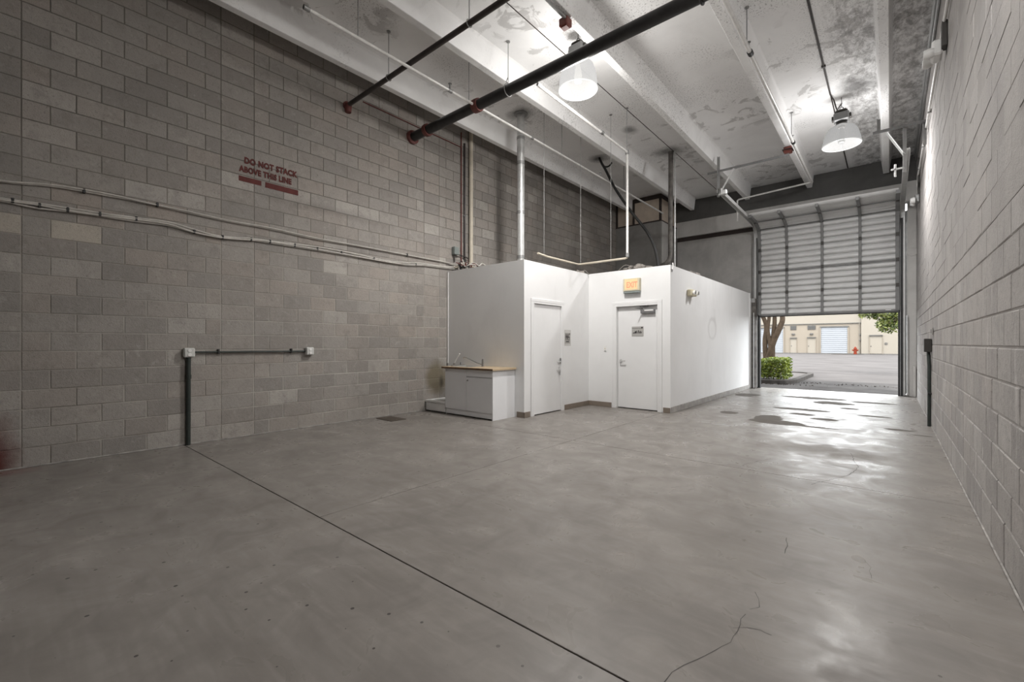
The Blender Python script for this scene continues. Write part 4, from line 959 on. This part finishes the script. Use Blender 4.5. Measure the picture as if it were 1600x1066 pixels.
mb.build('top', 'wood', ctop); B('front_edge', 'woodedge', ctop, -6.336, -5.034, 5.392, 5.3995, CH+.0, CH+.031, .002); B('side_edge', 'wood', ctop, -5.0345, -5.028, 5.392, CY1, CH+.0, CH+.031, .002)
sk = thing('sink', (-5.98, 5.73, CH), 'small steel sink set in the tan countertop', 'sink')
mb = MB(); z = CH+.033
mb.add([(hx0-.03, hy0-.03, z), (hx1+.03, hy0-.03, z), (hx1+.03, hy1+.05, z), (hx0-.03, hy1+.05, z), (hx0-.03, hy0-.03, z+.005), (hx1+.03, hy0-.03, z+.005), (hx1+.03, hy1+.05, z+.005), (hx0-.03, hy1+.05, z+.005),
        (hx0+.01, hy0+.01, z+.005), (hx1-.01, hy0+.01, z+.005), (hx1-.01, hy1-.01, z+.005), (hx0+.01, hy1-.01, z+.005), (hx0+.03, hy0+.03, z-.15), (hx1-.03, hy0+.03, z-.15), (hx1-.03, hy1-.03, z-.15), (hx0+.03, hy1-.03, z-.15)],
       [(0,1,5,4), (1,2,6,5), (2,3,7,6), (3,0,4,7), (4,5,9,8), (5,6,10,9), (6,7,11,10), (7,4,8,11), (8,9,13,12), (9,10,14,13), (10,11,15,14), (11,8,12,15), (12,13,14,15)])
mb.build('basin', 'galv', sk); MB().lathe([(0, .004), (.03, .004), (.035, 0)], (-5.98, 5.73, CH-.115), 14).build('drain', 'chrome', sk)
fa = thing('faucet', (-6.24, 5.75, CH+.033), 'low faucet with raised pale lever at the left end of the countertop', 'faucet')
zt = CH+.0325
MB().box(-6.315, -6.232, 5.60, 5.90, zt, zt+.022).build('base_plate', 'chrome', fa, .008)
MB().tube([(-6.275, 5.66, zt+.02), (-6.275, 5.66, zt+.055)], [.024, .02], 12).build('valve', 'chrome', fa, smooth=True)
MB().tube([(-6.275, 5.66, zt+.05), (-6.235, 5.67, zt+.12), (-6.16, 5.69, zt+.235)], [.010, .012, .013], 8).build('lever', 'white', fa, smooth=True)
MB().tube([(-6.26, 5.82, zt+.02), (-6.26, 5.82, zt+.07)], [.02, .016], 10).build('side_valve', 'galvd', fa, smooth=True)
fb = thing('faucet', (-5.74, 5.80, CH+.033), 'chrome faucet with long slanted swivel spout at the middle of the countertop', 'faucet')
MB().tube([(-5.735, 5.88, zt), (-5.735, 5.88, zt+.03), (-5.735, 5.88, zt+.13)], [.028, .022, .022], 14).build('body', 'chrome', fb, smooth=True)
MB().tube([(-5.735, 5.88, zt+.125), (-5.735, 5.88, zt+.14)], [.024, .012], 12).build('cap', 'grey', fb, smooth=True)
MB().tube([(-5.745, 5.87, zt+.035), (-5.82, 5.82, zt+.065), (-6.02, 5.72, zt+.165), (-6.06, 5.70, zt+.165), (-6.07, 5.70, zt+.145)], [.010, .010, .009, .010, .010], 8).build('spout', 'chrome', fb, smooth=True)
mp = thing('mop_basin', (-6.58, 5.72, 0), 'low white mop basin on the floor between cabinet and left block wall', 'mop basin')
MB().box(XL+.03, -6.285, 5.44, YB1-.004, .02, .175).build('curb', 'whitemop', mp, .008)
rim = MB().box(XL+.022, -6.282, 5.43, 5.50, .176, .215).box(XL+.022, -6.282, 5.94, YB1-.004, .176, .215).box(XL+.022, XL+.10, 5.50, 5.94, .176, .215).box(-6.36, -6.282, 5.50, 5.94, .176, .215)
rim.build('rim', 'whitemop', mp, .006); B('floor_pan', 'whitemop', mp, XL+.09, -6.35, 5.49, 5.95, .176, .186)
B('base_strip', 'black', mp, XL+.035, -6.29, 5.45, 5.98, 0, .02)  # black strip put in as the shade under the basin

# ------------------------------------------------------------------ fittings on the right wall
rc = thing('switch_conduit', (XR-.03, 9.5, 0), 'dark conduit rising from the floor to a box on the right wall', 'conduit')
T('riser', 'darkconduit', rc, [(XR-.03, 9.55, 0), (XR-.03, 9.55, .95), (XR-.035, 9.62, 1.15), (XR-.035, 9.62, 1.2)], .024, 10)
bx_ = MB().box(XR-.09, XR-.003, 9.50, 9.72, 1.17, 1.38).build('switch_box', 'dark', rc, .006); MB().box(XR-.094, XR-.09, 9.51, 9.71, 1.18, 1.37).build('cover', 'grey', bx_, .001)
MB().box(XR-.05, XR-.004, 9.50, 9.60, .50, .53).build('strap', 'strap', rc, .003)
wp = thing('wall_plate', (XR-.01, 9.3, 1.48), 'small grey plate on the right wall just above the switch box', 'wall plate')
MB().box(XR-.022, XR-.003, 9.20, 9.34, 1.44, 1.54).build('plate', 'signgrey', wp, .003); MB().box(XR-.026, XR-.022, 9.25, 9.29, 1.46, 1.52).build('slot', 'dark', wp)
uc = thing('wall_conduit', (XR-.02, 9, 4.97), 'thin bright conduit running along the top of the right wall', 'conduit')
T('pipe', 'pipe', uc, [(XR-.03, -1.0, 4.98), (XR-.03, 13.2, 4.98), (XR-.03, 13.4, 4.9), (XR-.03, 13.5, 4.6)], .016, 8)
for y in (4, 6.2, 7.6, 9.6, 11.2, 12.6): MB().box(XR-.05, XR-.002, y-.012, y+.012, 4.95, 5.01).build('strap', 'galvd', uc, .003)
led = thing('trim_1', (XR, 5, 5.8), 'grey ledger strip along the top of the right wall under the ceiling', 'trim', kind='structure')
B('ledger_strip', 'galvd', led, XR-.035, XR-.004, YREAR, YW-.15, 5.72, 5.90, .006); B('ledger_lip', 'galv', led, XR-.06, XR-.036, YREAR, YW-.15, 5.865, 5.90, .003)
e2 = thing('emergency_light', (XR-.05, 7.2, 4.76), 'white twin-head emergency light high on the right wall nearer the viewer', 'emergency light', 'emergency lights')
MB().box(XR-.13, XR-.035, 7.10, 7.34, 4.66, 4.84).build('housing', 'white', e2, .02); MB().box(XR-.05, XR-.003, 7.02, 7.16, 4.70, 4.99).build('mount', 'dark', e2, .006)
for y in (7.12, 7.36): MB().lathe([(0, 0), (.05, .0), (.06, .05), (.045, .09), (0, .09)], (XR-.20, y, 4.70), 14, 0).build('lamp_head', 'white', e2, smooth=True)
e3 = thing('emergency_light', (XR-.05, 13.1, 4.45), 'white twin-head emergency light on the right wall beside the roll-up door', 'emergency light', 'emergency lights')
MB().box(XR-.09, XR-.003, 13.02, 13.20, 4.38, 4.56).build('housing', 'galvd', e3, .02); MB().box(XR-.04, XR-.003, 13.05, 13.16, 4.56, 5.35).build('mount_strip', 'dark', e3, .004)
for y in (13.0, 13.22): MB().lathe([(0, 0), (.05, .0), (.07, .05), (.06, .08), (0, .08)], (XR-.16, y, 4.42), 14, 0).build('lamp_head', 'white', e3, smooth=True)

# ------------------------------------------------------------------ outside
gr = B('ground_lot', 'asphalt', None, -60, 45, 19.2, 110, -.25, -.03); tag(gr, 'pale asphalt parking lot outside the open door', 'parking lot', kind='structure')
ap = B('ground_apron', 'apron', None, -30, 20, YW+.17, 19.2, -.25, -.028); tag(ap, 'worn darker paving just outside the open door', 'paving', kind='structure')
th = B('trim_2', 'curb', None, DX0-.1, DX1+.2, YW+.162, YW+.30, -.12, -.006, .004); tag(th, 'pale concrete threshold edge of the doorway', 'threshold', kind='structure')
# planted island with hedge and tree
isl = thing('planter_island', (-4.2, 19, -.03), 'low concrete-curbed planting island with brown mulch left of the driveway', 'planter')
def rr(x0, x1, y0, y1, r, n=6):
    out = []
    for cx, cy, a0 in ((x1-r, y0+r, -PI/2), (x1-r, y1-r, 0), (x0+r, y1-r, PI/2), (x0+r, y0+r, PI)):
        out += [(cx+r*math.cos(a0+PI/2*i/n), cy+r*math.sin(a0+PI/2*i/n)) for i in range(n+1)]
    return out
o_, i_ = rr(-7.5, -2.36, 16.7, 22.5, .8), rr(-7.3, -2.56, 16.9, 22.3, .65)
n = len(o_); z0, z1 = -.05, .10
vs = [(x, y, z0) for x, y in o_]+[(x, y, z1) for x, y in o_]+[(x, y, z1) for x, y in i_]+[(x, y, z0) for x, y in i_]
fs = [(r*n+k, r*n+(k+1) % n, (r+1)*n+(k+1) % n, (r+1)*n+k) for r in range(3) for k in range(n)]
MB().add(vs, fs).build('curb', 'curb', isl, .012)
MB().prism(i_, 2, -.05, .06).build('mulch_bed', 'mulch', isl)
def leaves(name, mat, parent, pts, size, seed):
    rng = random.Random(seed); V = []; Fc = []; rn = []; off = wloc(parent)
    for p in pts:
        s_ = size*rng.uniform(.6, 1.25)
        d = Vector((rng.gauss(0, 1), rng.gauss(0, 1), rng.gauss(0, .7))).normalized(); u = d.cross(Vector((rng.gauss(0, 1), rng.gauss(0, 1), rng.gauss(0, 1)))).normalized(); w = d.cross(u)
        P = Vector(p)-off; n_ = len(V)
        V += [P-d*s_*.5, P+u*s_*.24+w*s_*.06, P+d*s_*.5, P-u*s_*.24+w*s_*.06]; Fc += [(n_, n_+1, n_+2), (n_, n_+2, n_+3)]; q = rng.random()**1.2; rn += [q, q]
    me = bpy.data.meshes.new(name); me.from_pydata([tuple(v) for v in V], [], Fc)
    at = me.attributes.new('rnd', 'FLOAT', 'FACE'); at.data.foreach_set('value', rn)
    o = bpy.data.objects.new(name, me); COL.objects.link(o); o.parent = parent; me.materials.append(M[mat]); o['kind'] = 'stuff'
    return o
hg = thing('hedge', (-3.6, 17.7, .06), 'clipped bright green hedge outside the open door at the tree foot', 'hedge')
rng = random.Random(11); pts = []
while len(pts) < 9000:
    x, y, z = rng.uniform(-5.2, -2.62), rng.uniform(17.15, 18.25), rng.uniform(.14, .80)
    e = min(x+5.25, -2.58-x, y-17.1, 18.3-y, .82-z)
    if e < .16 or rng.random() < .12:
        top = .80-.06*math.sin(x*5)
        if z < top: pts.append((x+rng.gauss(0, .02), y+rng.gauss(0, .02), z+rng.gauss(0, .02)))
leaves('foliage', 'hedgeleaf', hg, pts, .10, 3)
for k in range(16):
    x = -5.1+k*.155; T('stem', 'bark', hg, [(x, 17.7, .05), (x+rng.uniform(-.1, .1), 17.7+rng.uniform(-.3, .3), .6)], .015, 6)
lt = thing('leaf_litter', (-2.9, 17.0, 0), 'scattered dry brown leaves along the planter curb', 'leaf litter')
pts = [(-2.5+rng.gauss(-.5, .5), 16.6+rng.gauss(0, .12), -.015) for k in range(160)]+[(rng.uniform(-2.8, .2), 17.7+rng.gauss(0, .15), -.015) for k in range(90)]+[(rng.uniform(-4, -2.6), rng.uniform(16.95, 17.2), .075) for k in range(200)]
leaves('dry_leaves', 'mulch', lt, pts, .06, 9)
def tree(label, base, stems, crown, nleaf, seed, lsize=.13):
    t_ = thing('tree', base, label, 'tree')
    mb = MB()
    for P, R_ in stems:
        pp = smoothp([tuple(Vector(p)+Vector(base)) for p in P], 5); n_ = len(pp)
        rs = [.95*(R_[0]+(R_[1]-R_[0])*i/(n_-1)) for i in range(n_)]
        mb.tube(pp, rs, 10)
    mb.build('trunk', 'bark', t_, smooth=True, fix=False)
    rng = random.Random(seed); pts = []
    for (cx, cy, cz, rx, ry, rz, frac) in crown:
        for k in range(int(nleaf*frac)):
            d = Vector((rng.gauss(0, 1), rng.gauss(0, 1), rng.gauss(0, 1))).normalized()*rng.random()**.4
            pts.append((base[0]+cx+d.x*rx, base[1]+cy+d.y*ry, base[2]+cz+d.z*rz))
    leaves('crown', 'treeleaf', t_, pts, lsize, seed)
    return t_
tree('multi-stemmed brown tree rising behind the hedge outside', (-3.40, 18.7, .05),
     [([(-.05, 0, 0), (-.06, 0, .6), (.03, 0, .95), (.14, 0, 1.35), (.34, 0, 1.85), (.42, .05, 2.2), (.30, .1, 2.7), (.35, .2, 3.6)], (.14, .07)),
      ([(.03, .03, .2), (.08, .03, .7), (.10, .02, 1.2), (.14, .05, 1.7), (.16, .08, 2.2), (.12, .1, 3.4)], (.12, .06)),
      ([(-.04, .0, .2), (-.12, 0, .8), (-.14, 0, 1.4), (-.10, 0, 1.9), (-.22, -.05, 2.3), (-.45, -.05, 2.7), (-.9, 0, 3.5)], (.10, .06)),
      ([(.08, 0, .9), (.02, -.02, 1.3), (-.05, -.02, 1.8), (0, 0, 2.4), (-.1, 0, 3.4)], (.09, .05))],
     [(0, 0, 4.4, 1.9, 1.9, 1.2, 1)], 5000, 21)
tree('leafy green tree whose low branch hangs into the right of the doorway view', (1.9, 24.6, -.03),
     [([(0, 0, 0), (.05, 0, 1.2), (-.05, 0, 2.4), (.1, 0, 3.6)], (.16, .09)), ([(-.02, 0, 2.2), (-.7, -.1, 2.6), (-1.6, -.3, 2.75), (-2.5, -.5, 2.75)], (.07, .02)), ([(0, 0, 2.4), (-.8, -.5, 2.6), (-1.7, -.7, 2.3), (-2.2, -.8, 2.0)], (.05, .015))],
     [(.0, 0, 4.6, 2.6, 2.4, 1.6, .5), (-1.55, -.4, 2.62, .95, .7, .52, .24), (-1.95, -.6, 2.12, .42, .4, .36, .09), (-2.5, -.6, 2.62, .45, .4, .26, .07), (-1.35, -.3, 2.35, .7, .5, .42, .12)], 5200, 33, .15)
# building across the lot
YF = 72.0
fb_ = thing('warehouse_building', (-8, YF, 0), 'cream warehouse building with white roll-up doors across the parking lot', 'building')
B('wall', 'facade', fb_, -45, -2.75, YF, YF+8, -.2, 9); B('wall', 'facade2', fb_, -2.75, 30, YF-.4, YF+8, -.2, 9)
B('upper_band', 'facade2', fb_, -45, -2.75, YF-.10, YF-.001, 4.02, 9); B('eave_line', 'shutter', fb_, -45, -2.75, YF-.14, YF-.002, 3.94, 4.02)
B('base_line', 'shutter', fb_, -45, 30, YF-.45, YF-.002, -.2, .05)
for x0, x1 in ((-14.6, -11.35), (-7.0, -4.15)):
    rd = thing_part = MB().box(x0, x1, YF-.06, YF-.002, 0, 3.47).build('roll_up_door', 'rollwhite', fb_)
    for k in range(13): MB().box(x0+.02, x1-.02, YF-.10, YF-.06, .02+k*.265, .235+k*.265).build('slat', 'rollwhite', rd, .012)
    for a, b in ((x0-.12, x0), (x1, x1+.12)): MB().box(a, b, YF-.16, YF-.002, 0, 3.6).build('door_frame', 'facade', rd)
    MB().box(x0-.12, x1+.12, YF-.2, YF-.002, 3.47, 3.62).build('door_head', 'shutter', rd)
for x0, x1, zt_ in ((-10.5, -9.8, 2.05), (-8.5, -7.6, 2.1), (-1.9, -.7, 2.3)):
    y = YF if x0 < -3 else YF-.4
    md = MB().box(x0, x1, y-.05, y-.002, 0, zt_).build('entry_door', 'facade2', fb_, .01)
    MB().box(x0-.06, x1+.06, y-.22, y-.002, zt_, zt_+.10).build('door_hood', 'shutter', md)
    for a in (x0-.06, x1): MB().box(a, a+.06, y-.09, y-.002, 0, zt_).build('door_frame', 'facade', md)
    MB().ball((x0+.12, y-.09, 1.0), .05).build('door_knob', 'dark', md)
for x0, x1 in ((-10.5, -9.8), (-8.5, -7.6)):
    vn = MB().box(x0, x1, YF-.06, YF-.002, 3.22, 3.80).build('vent_louvre', 'shutter', fb_)
    for k in range(5): MB().box(x0+.03, x1-.03, YF-.11, YF-.06, 3.26+k*.105, 3.32+k*.105).build('louvre_slat', 'shutter', vn)
    xm = (x0+x1)/2; MB().box(xm-.18, xm+.18, YF-.25, YF-.002, 2.52, 2.74).build('wall_lamp', 'dark', fb_, .05)
for z in (1.65, 2.35): MB().box(-2.95, -2.80, YF-.2, YF-.002, z, z+.22).build('meter_box', 'dark', fb_, .02)
MB().tube([(-2.95, YF-.1, 0), (-2.95, YF-.1, 4.0)], .05, 8).build('downspout', 'facade2', fb_)
MB().box(-.45, -.2, YF-.5, YF-.402, 1.2, 1.45).build('meter_box', 'dark', fb_, .02)
hy = thing('fire_hydrant', (-3.2, 68.5, 0), 'orange-red fire hydrant on a small island before the far building', 'fire hydrant')
MB().lathe([(.22, 0), (.22, .08), (.15, .10), (.15, .62), (.19, .64), (.19, .70), (.14, .74), (.10, .86), (.05, .92), (0, .93)], (-3.2, 68.5, 0), 16).build('barrel', 'hyd', hy, smooth=True)
for s_ in (-1, 1): MB().lathe([(0, s_*.12), (.09, s_*.12), (.09, s_*.30), (0, s_*.31)], (-3.2, 68.5, .5), 12, 0).build('outlet_cap', 'hyd', hy)
si = thing('planter_island', (-4.0, 68.6, 0), 'small low planting island around the hydrant before the far building', 'planter')
o2 = rr(-5.6, -2.4, 67.9, 69.3, .6); MB().prism(o2, 2, -.05, .0).build('curb', 'curb', si); MB().prism(rr(-5.4, -2.6, 68.1, 69.1, .5), 2, -.04, .02).build('mulch_bed', 'mulch', si)
